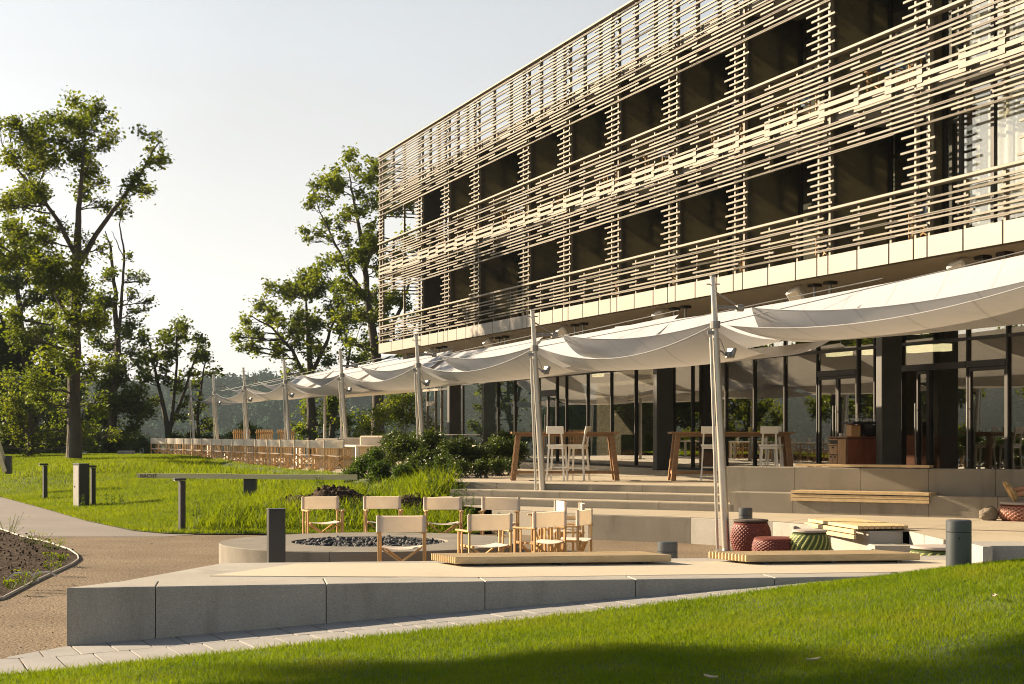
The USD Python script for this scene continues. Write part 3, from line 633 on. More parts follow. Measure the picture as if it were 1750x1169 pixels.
# lower glazed wing that runs on to the left
for i, (a, b) in enumerate(zip(left, left[1:] + [mul[0]])):
    for h0, h1 in ((1.85, 1.95), (2.2, 2.3), (1.2, 1.4))[:3 if i == 1 else 2]: m = MB(); fb(m, a + .033, b - .033, DG - .055, DG + .055, h0, h1); m.put('transom', 'post_wood' if i < 3 else 'mullion', gf)
    for h0, h1 in ((GZ0, 1.85), (1.95, 2.2)):
        if i == 1 and h0 < 0: h1 = 1.2
        m = MB(); fb(m, a + .034, b - .034, DG - .008, DG + .008, h0, h1); m.put('pane', 'glass', gf)
m = MB(); fb(m, left[0] - .3, 0.2, DG - .1, 12, 2.31, 2.5); m.put('wing_roof', 'facade_dark', gf)
m = MB(); a = left[1]; b = left[2]; fb(m, a + .06, (a + b) / 2 - .01, DG + .06, DG + .10, GZ0, 1.15); fb(m, (a + b) / 2 + .01, b - .06, DG + .06, DG + .10, GZ0, 1.15); m.put('timber_door', 'teak', gf)
# columns in front of the glass
for k, (px, w, dd) in enumerate(((1133, .27, .52), (1519, .25, .52), (776, .30, .5))):
    a = aG(px, DG - .75); c = thing('steel_column', ['dark steel column between the two bar tables', 'broad dark steel column behind the timber cabinet', 'dark steel column at the left end of the glass front'][k], 'column')
    m = MB(); fb(m, a - w / 2, a + w / 2, DG - .75 - dd / 2, DG - .75 + dd / 2, GZ0, 3.195, .012); m.put('shaft', 'column_metal', c)
    m = MB(); fb(m, a - w / 2 - .04, a + w / 2 + .04, DG - .75 - dd / 2 - .03, DG - .75 + dd / 2 + .03, GZ0 - .0, GZ0 + .02); m.put('base_plate', 'mullion', c)
# interior
m = MB(); fb(m, left[0], A1, DG + .2, 13, GZ0 - .03, GZ0 + .012); m.put('interior_floor', 'interior_floor', gf)
m = MB(); fb(m, left[0], A1, 12.6, 12.8, GZ0, 3.2); fb(m, A1 - .2, A1, DG, 12.6, GZ0, 3.2)
for a in (9, 17.5): fb(m, a, a + .25, 8.5, 12.6, GZ0, 3.2)
m.put('interior_wall', 'interior_wall', gf)
m = MB(); fb(m, 0.2, A1, DG + .1, 12.8, 3.14, 3.195); m.put('interior_ceiling', 'interior_wall', gf)
for k in range(5): m = MB(); a = 8 + 6.1 * k; fb(m, a, a + 2.2, 7.2, 7.9, GZ0, GZ0 + 1.02, .02); m.put('counter', 'cabinet_dark', gf)
for k, (px, py, w) in enumerate(((1184, 617, .55), (1231, 615, .85), (1287, 607, .4), (1434, 603, .95), (1490, 600, .75), (1575, 596, .95), (1612, 594, .35), (1570, 565, .5), (1022, 640, .5))):
    a = aG(px, 5.6); q = F(a, 5.6, 0); h = (HZ - py) / FPX * q[1]
    p = thing('ceiling_lamp', f'flat lit ceiling lamp behind the glass, {["just left of the nearest mast", "just right of the nearest mast", "right of the nearest mast, small one", "above the double door", "beside the broad dark column", "above the open door, large one", "above the open door, small one", "highest one above the open door", "farthest to the left"][k]}', 'lamp', F(a, 5.6, h), math.atan2(T_[1], T_[0]), group='lit lamps behind the ground floor glass')
    m = MB(); m.box((0, 0, 0), (w, .25, .17)); m.put('shade', 'lamp_glow', p); m = MB(); m.box((0, 0, .14), (w + .04, .29, .10)); m.box((0, 0, .19 + (3.14 - h - .19) / 2), (.03, .03, 3.14 - h - .19)); m.put('housing', 'black_metal', p)
# ------------------------------------------------------------ masts and sails
MT = [(6.25, 19.5, .54), (3.36, 27.1, 0.0), (.47, 34.6, ZM), (-2.50, 43.4, .70), (-5.28, 50.7, ZU), (-7.95, 57.4, ZU), (-10.65, 65.2, ZU), (-13.2, 72.6, ZU), (-15.6, 79.5, ZU)]
mast_names = ['mast just beyond the right edge', 'nearest tall steel sail mast beside the woven stools', 'steel sail mast rising behind the director chairs by the steps', 'steel sail mast in the grass left of the planting', 'steel sail mast at the right end of the long row of director chairs', 'steel sail mast behind the row of chairs, fifth from the right', 'steel sail mast behind the row of chairs, sixth from the right', 'steel sail mast at the left end of the sails, seventh from the right', 'farthest steel mast, standing left of the last sail']
CLH, ROL, TOP = 1.78, 2.10, 2.58
OUT = -NI                                                       # away from the building
def mast(i):
    x, y, z0 = MT[i]; t = thing('sail_mast', mast_names[i], 'mast', (x, y, z0), 0, 'steel masts carrying the shade sails')
    g = EYE - z0; H = g + TOP; lean = OUT * .25
    def pt(h): k = h / H; return np.array((lean[0] * (k - .83) , lean[1] * (k - .83), h))
    m = MB(); hs = np.array([0, .25, .6, .85, 1]) * H; m.tube([pt(h) for h in hs], [.068, .070, .062, .052, .044], 14); m.put('pole', 'steel', t, smooth=40)
    m = MB(); m.tube([pt(0.05) + (-.15, -.05, 0), pt(g + CLH - .2) + (-.085, -.03, 0)], .026, 8); m.put('tension_rod', 'steel', t, smooth=40)
    m = MB()
    m.lathe([(.0, -.05), (.085, -.05), (.085, .07), (0, .07)], pt(g + CLH), 12); m.box(pt(g + CLH) + (-.06, -.02, -.12), (.14, .05, .06)); m.put('clamp', 'steel_dark', t)
    m = MB(); m.tube([pt(H - .12) + (-.11, 0, 0), pt(H - .12) + (.11, 0, 0)], .012, 6); m.lathe([(0, H - .005), (.052, H - .005), (.052, H + .02), (0, H + .02)], (*pt(H)[:2], 0), 12); m.put('top_pin', 'steel_dark', t)
    r0 = pt(g + ROL - .02); r1 = r0 + np.array((*(T_ * .0 + NI * .42), .0)) + (.05, 0, 0)
    m = MB(); m.tube([r0, r1], .03, 8); m.tube([pt(g + ROL + .25), r1 + (-.03, 0, .03)], .016, 6); m.tube([r1 - (*(NI * .07), 0), r1 + (*(NI * .05), 0)], .062, 12); m.put('roller_arm', 'steel_dark', t, smooth=40)
    # floodlight on a curved bracket
    f = np.array((.20, -.02, g + 1.30)); p = pt(g + 1.38)
    m = MB(); m.tube([p, p + (.09, 0, -.03), f + (-.02, 0, -.02)], .016, 6); m.tube([pt(g + 1.6), pt(g + 1.58) + (.08, 0, -.04), pt(g + 1.45) + (.11, 0, 0), f + (-.01, 0, -.03)], .007, 5); m.put('lamp_bracket', 'steel_dark', t)
    R = rotz(.5) @ trimesh.transformations.rotation_matrix(.35, (0, 1, 0))[:3, :3]
    m = MB(); m.tm(cbox(f + (.06, 0, .02), (.05, .20, .17), R, .008)); m.tm(cbox(f + (.02, 0, .0), (.08, .10, .09), R, .02)); m.put('floodlight', 'steel_dark', t)
    m = MB(); m.box((pt(0)[0], pt(0)[1], .012), (.34, .3, .02)); m.put('base_plate', 'steel_dark', t)
    return t
for i in range(len(MT)): mast(i)
sail_names = ['white shade sail nearest the camera at the right edge', 'large white shade sail in front of the two bar tables', 'white shade sail above the planting and the steps', 'white shade sail above the planting left of the steps', 'white shade sail over the right end of the chair row', 'white shade sail over the middle of the chair row', 'white shade sail over the left part of the chair row', 'small white shade sail at the far left end']
def surf(P, Q, zf, zb, sag, nu=28, ns=16):
    U, S = np.meshgrid(np.linspace(0, 1, nu), np.linspace(0, 1, ns), indexing='ij')
    xy = (P[0] * (1 - U)[..., None] + P[1] * U[..., None]) * (1 - S)[..., None] + (Q[0] * (1 - U)[..., None] + Q[1] * U[..., None]) * S[..., None]
    z = zf(U) * (1 - S) + zb(U) * S - sag(U, S)
    return np.concatenate([xy, (EYE + z)[..., None]], -1)
for i in range(8):
    A, B = np.array(MT[i][:2]), np.array(MT[i + 1][:2]); d = (B - A) / np.linalg.norm(B - A)
    a, b = A + d * .12, B - d * .42
    t = thing('shade_sail', sail_names[i], 'shade sail', (0, 0, 0))
    w1 = 2.25 if i < 6 else 2.0; SG = (.22, .36, .30)[min(i, 2)]; TG = .16 if i == 0 else .37
    # u = 0 at the near mast, 1 at the far mast
    bowl = lambda u: 4 * u * (1 - u)
    P = surf((a, b), (a + NI * w1, b + NI * w1), lambda u: CLH - SG * bowl(u) - .02 * u, lambda u: 1.58 + .02 * u - .02 * bowl(u), lambda u, s: 4 * s * (1 - s) * (TG - .12 * bowl(u) * TG / .37) * (1 if i < 6 else .9))
    m = MB(); v, q = grid_mesh(P); m.add(v, q); m.put('front_sheet', 'sail', t, smooth=True)
    if i < 7:
        w3 = 4.05; ln = np.linalg.norm(B - A); zn, un = (2.55, .16) if i else (2.9, .10)
        P = surf((A + d * .14 + NI * .06, B - d * .40 + NI * .45), (A + d * ln * un + NI * w3, B + d * (4.5 if i < 6 else 1.0) + NI * (w3 - .15)), lambda u: 1.85 * (1 - u) + 2.06 * u - .17 * bowl(u), lambda u: (zn + .15) * (1 - u) + 2.6 * u - .06 * bowl(u), lambda u, s: 4 * s * (1 - s) * (.60 + .06 * bowl(u)))
        m = MB(); v, q = grid_mesh(P); m.add(v, q); m.put('rear_sheet', 'sail', t, smooth=True)
        m = MB(); m.tube(P[:, 0] , .005, 6); m.put('hem', 'sail', t)
        c1 = np.array((*(B + NI * .05), EYE + CLH + .03)); far = P[0, -1] + (0, 0, .1); m = MB(); m.tube([c1, c1 + (far - c1) * .5 + (0, 0, -.03), far], .009, 5); m.put('guy_cable', 'steel_dark', t)
    Pf = surf((a, b), (a + NI * .02, b + NI * .02), lambda u: CLH - SG * bowl(u) - .02 * u, lambda u: CLH - SG * bowl(u) - .02 * u, lambda u, s: 0 * u, 28, 2)
    m = MB(); m.tube(Pf[:, 0], .005, 6); m.put('front_hem', 'sail', t)
# thin far pole and cross tube at the rear of the sails
t = thing('rear_pole', 'slim grey pole behind the sails left of the nearest planting mast', 'pole', (-7.2, 63.0, ZU)); m = MB(); m.tube([(0, 0, 0), (0, 0, 3.0)], .06, 10); m.put('pole', 'steel', t); m = MB(); m.box((0, 0, .02), (.3, .3, .03)); m.put('base_plate', 'steel_dark', t)
t = thing('sail_boom', 'long white horizontal tube under the sails left of the glass wing', 'boom', (0, 0, 0)); p, q = at(582, 676, 63.0), at(716, 665, 58); m = MB(); m.tube([p, q], .10, 10); m.put('tube', 'white_paint', t); m = MB(); m.tube([p, p + (-.12, .02, 0)], .13, 10); m.tube([q, q + (.12, 0, 0)], .13, 10); m.put('end_cap', 'steel_dark', t)

# hanger rods and floodlights under the overhang
for k, Y in enumerate((29.0, 34.6, 41.2, 47.6, 54.0, 60.4)):
    a = (66.3 - Y) * 1.0618
    lab = ['nearest the right edge', 'above the largest sail', 'between the two bar tables', 'left of the first bar table', 'above the planting', 'at the far left end of the soffit'][k]
    t = thing('sail_hanger', f'pair of steel rods hanging from the soffit, {lab}', 'hanger', F(a, .75, 0), math.atan2(T_[1], T_[0]), 'steel hangers under the soffit')
    for s in (-.32, .32):
        m = MB(); m.tube([(s, .0, 3.2), (s, .0, 2.35)], .035, 8); m.put('rod', 'steel_dark', t)
        m = MB(); m.box((s, 0, 3.16), (.26, .2, .06)); m.put('head_plate', 'mullion', t)
    m = MB(); m.tube([(-.32, 0, 2.9), (.32, 0, 2.9)], .015, 6); m.put('tie', 'steel_dark', t)
    t = thing('floodlight', f'square white floodlight under the soffit, {lab}', 'floodlight', F(a - .75, .55, 3.0), math.atan2(T_[1], T_[0]), 'floodlights under the soffit')
    R = trimesh.transformations.rotation_matrix(.6, (1, 0, 0))[:3, :3] @ rotz(.5)
    m = MB(); m.tm(cbox((0, 0, 0), (.36, .22, .30), R, .03)); m.put('housing', 'white_paint', t)
    m = MB(); m.tube([(0, 0, .05), (0, .12, .2)], .03, 8); m.put('arm', 'steel_dark', t)
    m = MB(); m.tm(cbox(R @ np.array((0, -.115, 0)), (.3, .012, .24), R, .004)); m.put('lens', 'steel', t)

# ------------------------------------------------------------ director chairs
def director_chair(label, loc, rz, group, w=.60, canvas='canvas'):
    t = thing('director_chair', label, 'chair', loc, rz, group); h = w / 2
    for s in (-1, 1):
        m = MB(); m.tm(cbox((s * h, 0, .018), (.045, .50, .034), None, .004)); m.put('floor_rail', 'teak', t)
        m = MB(); m.tm(cbox((s * h, .20, .45), (.026, .036, .86), None, .004)); m.put('back_post', 'teak', t)
        m = MB(); m.tm(cbox((s * h, -.19, .33), (.026, .036, .60), None, .004)); m.put('front_post', 'teak', t)
        m = MB(); m.tm(cbox((s * h, -.07, .33), (.022, .028, .60), None, .004)); m.put('mid_post', 'teak', t)
        m = MB(); m.tm(cbox((s * (h - .004), -.02, .645), (.062, .50, .024), None, .006)); m.put('armrest', 'teak', t)
        m = MB(); m.tm(cbox((s * (h - .05), -.0, .435), (.03, .46, .03), None, .004)); m.put('seat_rail', 'teak', t)
        for y in (-.155, .165):
            m = MB(); yy = y + s * .012; m.beam((-s * (h - .02), yy, .05), (s * (h - .05), yy, .425), .020, .040, (0, 1, 0)); m.put('cross_leg', 'teak', t)
    U, V = np.meshgrid(np.linspace(-1, 1, 13), np.linspace(0, 1, 5), indexing='ij')
    m = MB(); m.add(*grid_mesh(np.stack([U * (h - .04), -.23 + .46 * V, .455 - .030 * (1 - U ** 2)], -1))); m.add(*grid_mesh(np.stack([U * (h - .04), -.23 + .46 * V, .449 - .030 * (1 - U ** 2)], -1)[:, ::-1])); m.put('seat_canvas', canvas, t, smooth=True)
    m = MB(); P = np.stack([U * (h + .018), .205 + .035 * (1 - U ** 2), .655 + .215 * V], -1); m.add(*grid_mesh(P)); m.add(*grid_mesh((P - (0, .012, 0))[:, ::-1]))
    for s in (-1, 1): m.tube([(s * (h + .004), .20, .655), (s * (h + .004), .20, .87)], .026, 8)
    m.put('back_canvas', canvas, t, smooth=50)
    return t
def facing(x, y, tx, ty): return math.atan2(tx - x, -(ty - y))
fire = [(552, 27.9, 'director chair behind the fire pit, leftmost of the back row'), (655, 28.0, 'director chair behind the fire pit, second from the left in the back row'), (758, 27.7, 'director chair behind the fire pit, third from the left in the back row'), (854, 27.6, 'director chair behind the fire pit at the foot of the steps, half hidden'),
        (937, 26.2, 'sunlit white director chair on the far right side of the fire pit'), (972, 25.4, 'sunlit white director chair at the right rear of the fire pit, against the concrete edge'), (687, 21.85, 'director chair seen from behind, directly in front of the fire pit'), (828, 22.2, 'director chair seen from behind, right of the front one and behind the deck bench'), (922, 22.9, 'director chair seen from behind, between two others at the right of the fire pit'), (976, 23.4, 'director chair turned left at the right end of the fire pit group')]
first = None
for k, (px, Y, lab) in enumerate(fire):
    x = (px - 875) / FPX * Y; tgt = PC + np.array([(0, 0), (.5, 0), (1.3, 0), (1.6, -1), (-.2, .6), (-1, .4), (.7, 1.0), (.3, .8), (-.4, 1), (-2, .4)][k])
    rz = facing(x, Y, *tgt)
    if first is None: first = director_chair(lab, (x, Y, 0.003), rz, 'director chairs round the fire pit').GetPrim()
    else: dup(first, (x, Y, 0.003), rz, lab, 'director chairs round the fire pit')
p0, p1 = np.array((-14.35, 66.8)), np.array((-4.9, 45.9)); n = 17
words = ['leftmost and farthest', 'second from the left', 'third from the left', 'fourth from the left', 'fifth from the left', 'sixth from the left', 'seventh from the left', 'eighth from the left', 'ninth, in the middle', 'eighth from the right', 'seventh from the right', 'sixth from the right', 'fifth from the right', 'fourth from the right', 'third from the right', 'second from the right', 'rightmost and nearest']
r_ = np.random.default_rng(2)
for k in range(n):
    p = p0 + (p1 - p0) * (k / (n - 1)); dup(first, (p[0], p[1], ZU + .002), math.pi + math.radians(-34 + 14 * k / n) + r_.normal(0, .03), f'director chair in the long row on the far terrace, {words[k]}', 'director chairs in the long row')
for k in range(4):
    u = (k + .5) / 4; p = p0 + (p1 - p0) * u + NI * .95; t = thing('long_table', f'long pale cloth-covered table behind the row of director chairs, {["farthest", "second farthest", "third farthest", "nearest"][k]} section', 'table', (p[0], p[1], ZU), math.atan2(*(p1 - p0)[::-1]))
    L = np.linalg.norm(p1 - p0) / 4 - .1; m = MB(); m.tm(cbox((0, 0, .71), (L, .8, .04))); m.put('tabletop', 'canvas', t)
    for sx in (-1, 1):
        for sy in (-1, 1): m = MB(); m.box((sx * (L / 2 - .15), sy * .32, .345), (.08, .08, .69)); m.put('leg', 'white_paint', t)

# ------------------------------------------------------------ bar tables and stools
def bar_table(label, c, L, rz, D=.85):
    t = thing('bar_table', label, 'table', (c[0], c[1], ZU), rz, 'high timber bar tables on the terrace'); h = L / 2
    for k in range(4): m = MB(); m.tm(cbox((0, (k - 1.5) * D / 4, 1.085), (L, D / 4 - .006, .045), None, .005)); m.put('top_plank', 'table_wood', t)
    m = MB(); m.box((0, -D / 2 + .09, 1.03), (L - .3, .035, .06)); m.box((0, D / 2 - .09, 1.03), (L - .3, .035, .06)); m.put('apron', 'table_wood', t)
    for s in (-1, 1):
        for y in (-1, 1):
            m = MB(); m.hull([(s * (h - .16) + dx, y * .27 + dy, 1.058) for dx in (-.055, .055) for dy in (-.06, .06)] + [(s * (h - .04) + dx, y * .30 + dy, 0.0) for dx in (-.055, .055) for dy in (-.06, .06)]); m.put('leg', 'table_wood', t)
        m = MB(); m.box((s * (h - .06), 0, .19), (.05, .46, .07)); m.put('cross_rail', 'table_wood', t)
    m = MB(); m.tm(cbox((0, -.37, .19), (L - .06, .045, .07))); m.put('foot_rail', 'table_wood', t)
    return t
bar_table('high timber bar table left of the dark column, with one white stool in front', (1.20, 37.5), 2.44, .03)
bar_table('high timber bar table right of the dark column, standing behind the nearest mast', (4.98, 37.3), 2.78, .02)
def bar_stool(label, c, rz):
    t = thing('bar_stool', label, 'bar stool', (c[0], c[1], ZU + .001), rz, 'white bar stools at the high tables')
    m = MB(); m.tm(cbox((0, 0, .80), (.40, .40, .05), None, .012)); m.put('seat', 'white_paint', t)
    m = MB(); m.tm(cbox((0, 0, .75), (.36, .36, .06), None, .004)); m.put('apron', 'white_paint', t)
    for sx in (-1, 1):
        m = MB(); m.hull([(sx * .155 + dx, -.155 + dy, .72) for dx in (-.02, .02) for dy in (-.02, .02)] + [(sx * .19 + dx, -.19 + dy, 0) for dx in (-.015, .015) for dy in (-.015, .015)]); m.put('front_leg', 'white_paint', t)
        m = MB(); m.beam((sx * .20, .21, 0), (sx * .155, .16, .78), .036, .04, (0, 1, 0)); m.beam((sx * .155, .16, .77), (sx * .14, .225, 1.12), .036, .036, (0, 1, 0)); m.put('rear_leg', 'white_paint', t)
        m = MB(); m.beam((sx * .178, -.17, .28), (sx * .187, .19, .28), .022, .03); m.put('side_rung', 'white_paint', t)
    m = MB(); m.tm(cbox((0, .238, 1.145), (.40, .032, .17), trimesh.transformations.rotation_matrix(-.17, (1, 0, 0))[:3, :3], .012)); m.put('backrest', 'white_paint', t)
    m = MB(); m.beam((-.18, -.175, .30), (.18, -.175, .30), .022, .03); m.put('front_rung', 'white_paint', t)
    return t
s0 = bar_stool('white bar stool seen from behind at the left bar table', (1.02, 36.9), math.pi - .25).GetPrim()
for c, rz, l in (((1.50, 37.25), -math.pi / 2 - .35, 'white bar stool turned sideways at the left bar table'), ((4.45, 36.85), math.pi - .1, 'white bar stool half hidden behind the nearest mast'), ((5.76, 36.8), math.pi - .05, 'white bar stool seen from behind at the right end of the right bar table'), ((5.98, 37.35), math.pi - .3, 'white bar stool tucked in behind another at the right bar table')):
    dup(s0, (c[0], c[1], ZU + .001), rz, l)

# ------------------------------------------------------------ service cabinet
ck = np.array((7.57, 37.0)); ra = math.atan2(T_[1], T_[0])
cb = thing('service_cabinet', 'timber service cabinet in front of the broad dark column', 'cabinet', (ck[0], ck[1], ZU), ra)      # local x along the facade, y inward
W, D_, Hc = .80, 1.10, .99
m = MB(); m.box((-W / 2, D_ / 2, Hc / 2), (W - .04, D_ - .04, Hc - .06)); m.put('carcass', 'facade_dark', cb)
for k in range(8): m = MB(); w = (D_ - .01) / 8; m.tm(cbox((-.0, .005 + w * (k + .5), Hc / 2 - .01), (.03, w - .006, Hc - .08), None, .003)); m.put('side_plank', 'cabinet_dark', cb)
for k in range(4): m = MB(); m.tm(cbox((-.03 - .085 * (k + .5), -.012, Hc / 2 - .01), (.080, .03, Hc - .08), None, .003)); m.put('front_plank', 'cabinet_light', cb)
for k in range(2): m = MB(); m.tm(cbox((-.395 - .19 * k - .09, -.012, .30), (.182, .03, .54), None, .004)); d0 = m.put('cabinet_door', 'cabinet_light', cb); m = MB(); m.box((-.395 - .19 * k - .09, -.029, .53), (.07, .006, .035)); m.put('finger_slot', 'lettering', d0)
m = MB(); m.tm(cbox((-.58, -.012, .69), (.37, .03, .20), None, .004)); d0 = m.put('drawer', 'cabinet_light', cb); m = MB(); m.box((-.58, -.029, .75), (.09, .006, .035)); m.put('finger_slot', 'lettering', d0)
m = MB(); m.tm(cbox((-.58, -.012, .815), (.37, .03, .03), None, .004)); m.tm(cbox((-.58, -.012, .93), (.37, .03, .03), None, .004)); m.put('shelf_edge', 'cabinet_light', cb)
m = MB(); m.tm(cbox((-W / 2, D_ / 2, Hc - .012), (W + .04, D_ + .04, .036), None, .004)); m.put('worktop', 'cabinet_dark', cb)
def FC(x, y, z): p = ck + T_ * x + NI * y; return np.array((p[0], p[1], ZU + z))
b_ = thing('wooden_box', 'small timber box standing on the service cabinet under the tray of glasses', 'box', FC(-.10, .22, Hc + .006), ra); m = MB(); m.tm(cbox((0, 0, .13), (.22, .24, .26))); m.put('body', 'cabinet_light', b_); m = MB(); m.box((0, 0, .266), (.23, .25, .012)); m.put('lid', 'cabinet_dark', b_)
u = thing('serving_bowl', 'large black serving bowl under the tray of glasses on the service cabinet', 'bowl', FC(-.20, .74, Hc + .006), ra); m = MB(); m.lathe([(0, 0), (.12, 0), (.25, .08), (.33, .20), (.34, .27), (.32, .272), (.30, .21), (0, .05)], (0, 0, 0), 28); m.put('bowl', 'black_metal', u, smooth=40)
tr = thing('glass_tray', 'dark tray carrying upturned wine glasses above the service cabinet', 'tray', FC(-.18, .55, Hc + .29), ra); m = MB(); m.tm(cbox((0, 0, .012), (.50, .86, .02))); m.put('base', 'black_metal', tr)
for s in (-1, 1): m = MB(); m.box((s * .25, 0, .035), (.012, .88, .05)); m.put('rim', 'black_metal', tr); m = MB(); m.box((0, s * .43, .035), (.49, .012, .05)); m.put('rim', 'black_metal', tr)
g0 = None
for k in range(18):
    loc = FC(-.18 - .17 + .115 * (k % 4), .55 - .34 + .17 * (k // 4), Hc + .313)
    if g0 is None:
        t = thing('wine_glass', 'upturned wine glass on the dark tray above the service cabinet', 'glass', loc, 0, 'wine glasses on the tray'); m = MB()
        m.lathe([(.036, 0), (.044, .05), (.040, .10), (.010, .135), (.006, .145), (.006, .20), (.036, .212), (.036, .215), (0, .216)], (0, 0, 0), 14); m.put('glass', 'clear_glass', t, smooth=60); g0 = t.GetPrim()
    else: dup(g0, loc, 0, 'upturned wine glass on the dark tray above the service cabinet')
cc = thing('espresso_cup', 'small white cup left of the timber box on the service cabinet', 'cup', FC(-.48, .12, Hc + .006), ra); m = MB(); m.lathe([(0, 0), (.03, 0), (.045, .08), (.04, .08), (.026, .012), (0, .012)], (0, 0, 0), 16); m.put('cup', 'white_paint', cc, smooth=50); m = MB(); m.lathe([(0, -.001), (.07, .006), (.07, .012), (0, .004)], (0, 0, 0), 16); m.put('saucer', 'white_paint', cc)
# ------------------------------------------------------------ woven stools
def woven_stool(name, label, c, R, H, mats, cushion, spiral=False, belly=.16, rim=True, nth=192, nz=72, k_th=30, rows_=15):
    t = thing(name, label, 'stool', c)
    th = np.arange(nth) * 2 * np.pi / nth; z = np.linspace(0, 1, nz)
    TH, Z = np.meshgrid(th, z, indexing='ij')
    prof = R * (1 - belly * (2 * Z - 1) ** 2 * (1.15 - .15 * Z)) - R * belly * .0
    if spiral: k = np.sin(TH * 22 - Z * 17.0); bump = .012 * np.maximum(0, k) + .005 * np.sin(Z * 90)
    else: row = np.floor(Z * rows_); bump = .017 * np.maximum(0, np.sin(TH * k_th + row * np.pi)) * np.sqrt(np.maximum(0, np.sin(np.pi * (Z * rows_ % 1)) ))
    bump = bump * (.55 + .9 * meshkit.fbm(np.stack([np.cos(TH) * R * 26, np.sin(TH) * R * 26, Z * H * 26 + c[0]], -1), 2, 3))
    r = prof + .006 * (meshkit.fbm(np.stack([np.cos(TH) * 2, np.sin(TH) * 2, Z * 2 + c[1]], -1), 2, 5) - .5) + bump * np.sin(np.pi * np.clip(Z * 1.06, 0, 1)) ** .3
    P = np.stack([r * np.cos(TH), r * np.sin(TH), .02 + Z * (H - .03)], -1)
    P = np.concatenate([P, P[:1]]); v, q = grid_mesh(P)
    if spiral: kk = np.sin(TH * 22 - Z * 17.0) > .45
    else: kk = ((np.floor(TH * k_th / np.pi) + np.floor(Z * rows_)) % 2 == 0)
    sel = np.concatenate([kk, kk[:1]])[:-1, :-1].reshape(-1)
    for s_, mt, nm in ((sel, mats[1], 'raised_strand'), (~sel, mats[0], 'basket_weave')):
        m = MB(); m.add(v, q[s_]); m.put(nm, mt, t, smooth=True)
    rt = prof[0, -1]
    m = MB(); m.lathe([(rt * .96, H - .05), (rt * 1.03, H - .045), (rt * 1.04, H - .012), (rt * .98, H), (0, H)], (0, 0, 0), 40); m.put('rim', mats[0], t, smooth=40)
    m = MB(); m.lathe([(0, 0), (prof[0, 0] * .98, 0), (prof[0, 0] * 1.0, .025)], (0, 0, 0), 40); m.put('foot', mats[0], t)
    if cushion: m = MB(); m.lathe([(0, H + .004), (rt * 1.0, H + .004), (rt * 1.06, H + .02), (rt * 1.03, H + .045), (rt * .6, H + .055), (0, H + .055)], (0, 0, 0), 40); m.put('cushion', cushion, t, smooth=50)
    return t
RED = ('weave_red', 'weave_red_light'); GRN = ('weave_green', 'weave_lime')
woven_stool('woven_stool', 'tall dark red woven basket stool with a dark cushion, behind the others', (3.92, 26.9, 0), .325, .50, ('weave_red', 'weave_red'), 'cushion_dark')
m = MB()
woven_stool('woven_stool', 'low wide red woven basket stool between the tall red one and the green one', (4.05, 25.1, 0), .36, .365, ('weave_red', 'weave_red'), None, belly=.09)
woven_stool('woven_stool', 'green and lime spiral woven basket stool with a pale cushion', (4.52, 24.9, 0), .32, .45, GRN, 'cushion', spiral=True, belly=.22)
woven_stool('woven_stool', 'low green woven stool with a pale flat cushion left of the big round bollard', (5.35, 20.6, .20), .36, .30, GRN, 'cushion', spiral=True, belly=.12)
woven_stool('woven_stool', 'green woven stool just showing to the right of the big round bollard', (5.86, 20.2, .20), .18, .30, GRN, None, spiral=True, belly=.12)
woven_stool('woven_stool', 'low wide red woven stool at the right edge under the crossed feet', (8.80, 28.05, ZM + .002), .46, .27, RED, 'cushion', belly=.10, k_th=30, rows_=8)
lv = thing('stool_plinth', 'low concrete block under the green woven stools beside the big bollard', 'block'); m = MB(); m.tm(cbox((5.5, 20.5, .098), (1.0, 1.5, .196))); m.put('block', 'concrete', lv)

# ------------------------------------------------------------ bollards, lamp posts, pillars
def bollard(label, c, R, H):
    t = thing('bollard', label, 'bollard', c, 0, None)
    m = MB(); m.lathe([(0, -.1), (R, -.1), (R, H * .82), (0, H * .82)], (0, 0, 0), 40); m.put('shaft', 'bollard_metal', t, smooth=30)
    m = MB(); m.lathe([(0, H * .826), (R * .985, H * .826), (R, H * .83), (R, H - .012), (R - .012, H), (0, H + .004)], (0, 0, 0), 40); m.put('head', 'bollard_metal', t, smooth=30)
    m = MB(); m.tube([(-R * .25, -R * .96, H * .74), (-R * .25, -R * 1.0, H * .74)], .012, 8); m.put('lock', 'black_metal', t)
bollard('big round grey bollard in the front lawn, nearest of the round bollards', (4.09, 15.0, .55), .115, .62)
bollard('round grey bollard behind the right end of the left deck bench', (1.86, 19.6, 0), .122, .665)
bollard('round dark bollard behind the tall red woven stool', (3.92, 27.5, 0), .115, .71)
def lamp_post(label, c, H=.98):
    t = thing('path_lamp', label, 'lamp', c, .55, 'black path lamps on the grass bank')
    m = MB(); m.tm(cbox((0, 0, H / 2 - .05), (.11, .13, H + .1), None, .006)); m.put('post', 'black_metal', t)
    m = MB(); m.tm(cbox((-.05, 0, H + .03), (.24, .135, .045), None, .006)); m.put('lamp_head', 'black_metal', t); m = MB(); m.box((-.115, 0, H + .003), (.09, .1, .008)); m.put('lens', 'white_paint', t)
def onlawn(x, y): return (x, y, float(z_mound(np.array([x]), np.array([y]))[0]))
for (px, Y, l) in ((77, 46.8, 'black path lamp farthest to the left, at the edge of the asphalt path'), (159, 42.5, 'black path lamp standing right beside the grey cabinet pillar'), (311, 32.35, 'nearest black path lamp, in the grass below the lettered beam')):
    x = (px - 875) / FPX * Y; lamp_post(l, onlawn(x, Y))
pp = thing('utility_pillar', 'grey metal utility pillar with a sunlit side on the grass bank', 'pillar', onlawn((139 - 875) / FPX * 42.2, 42.2), .60)
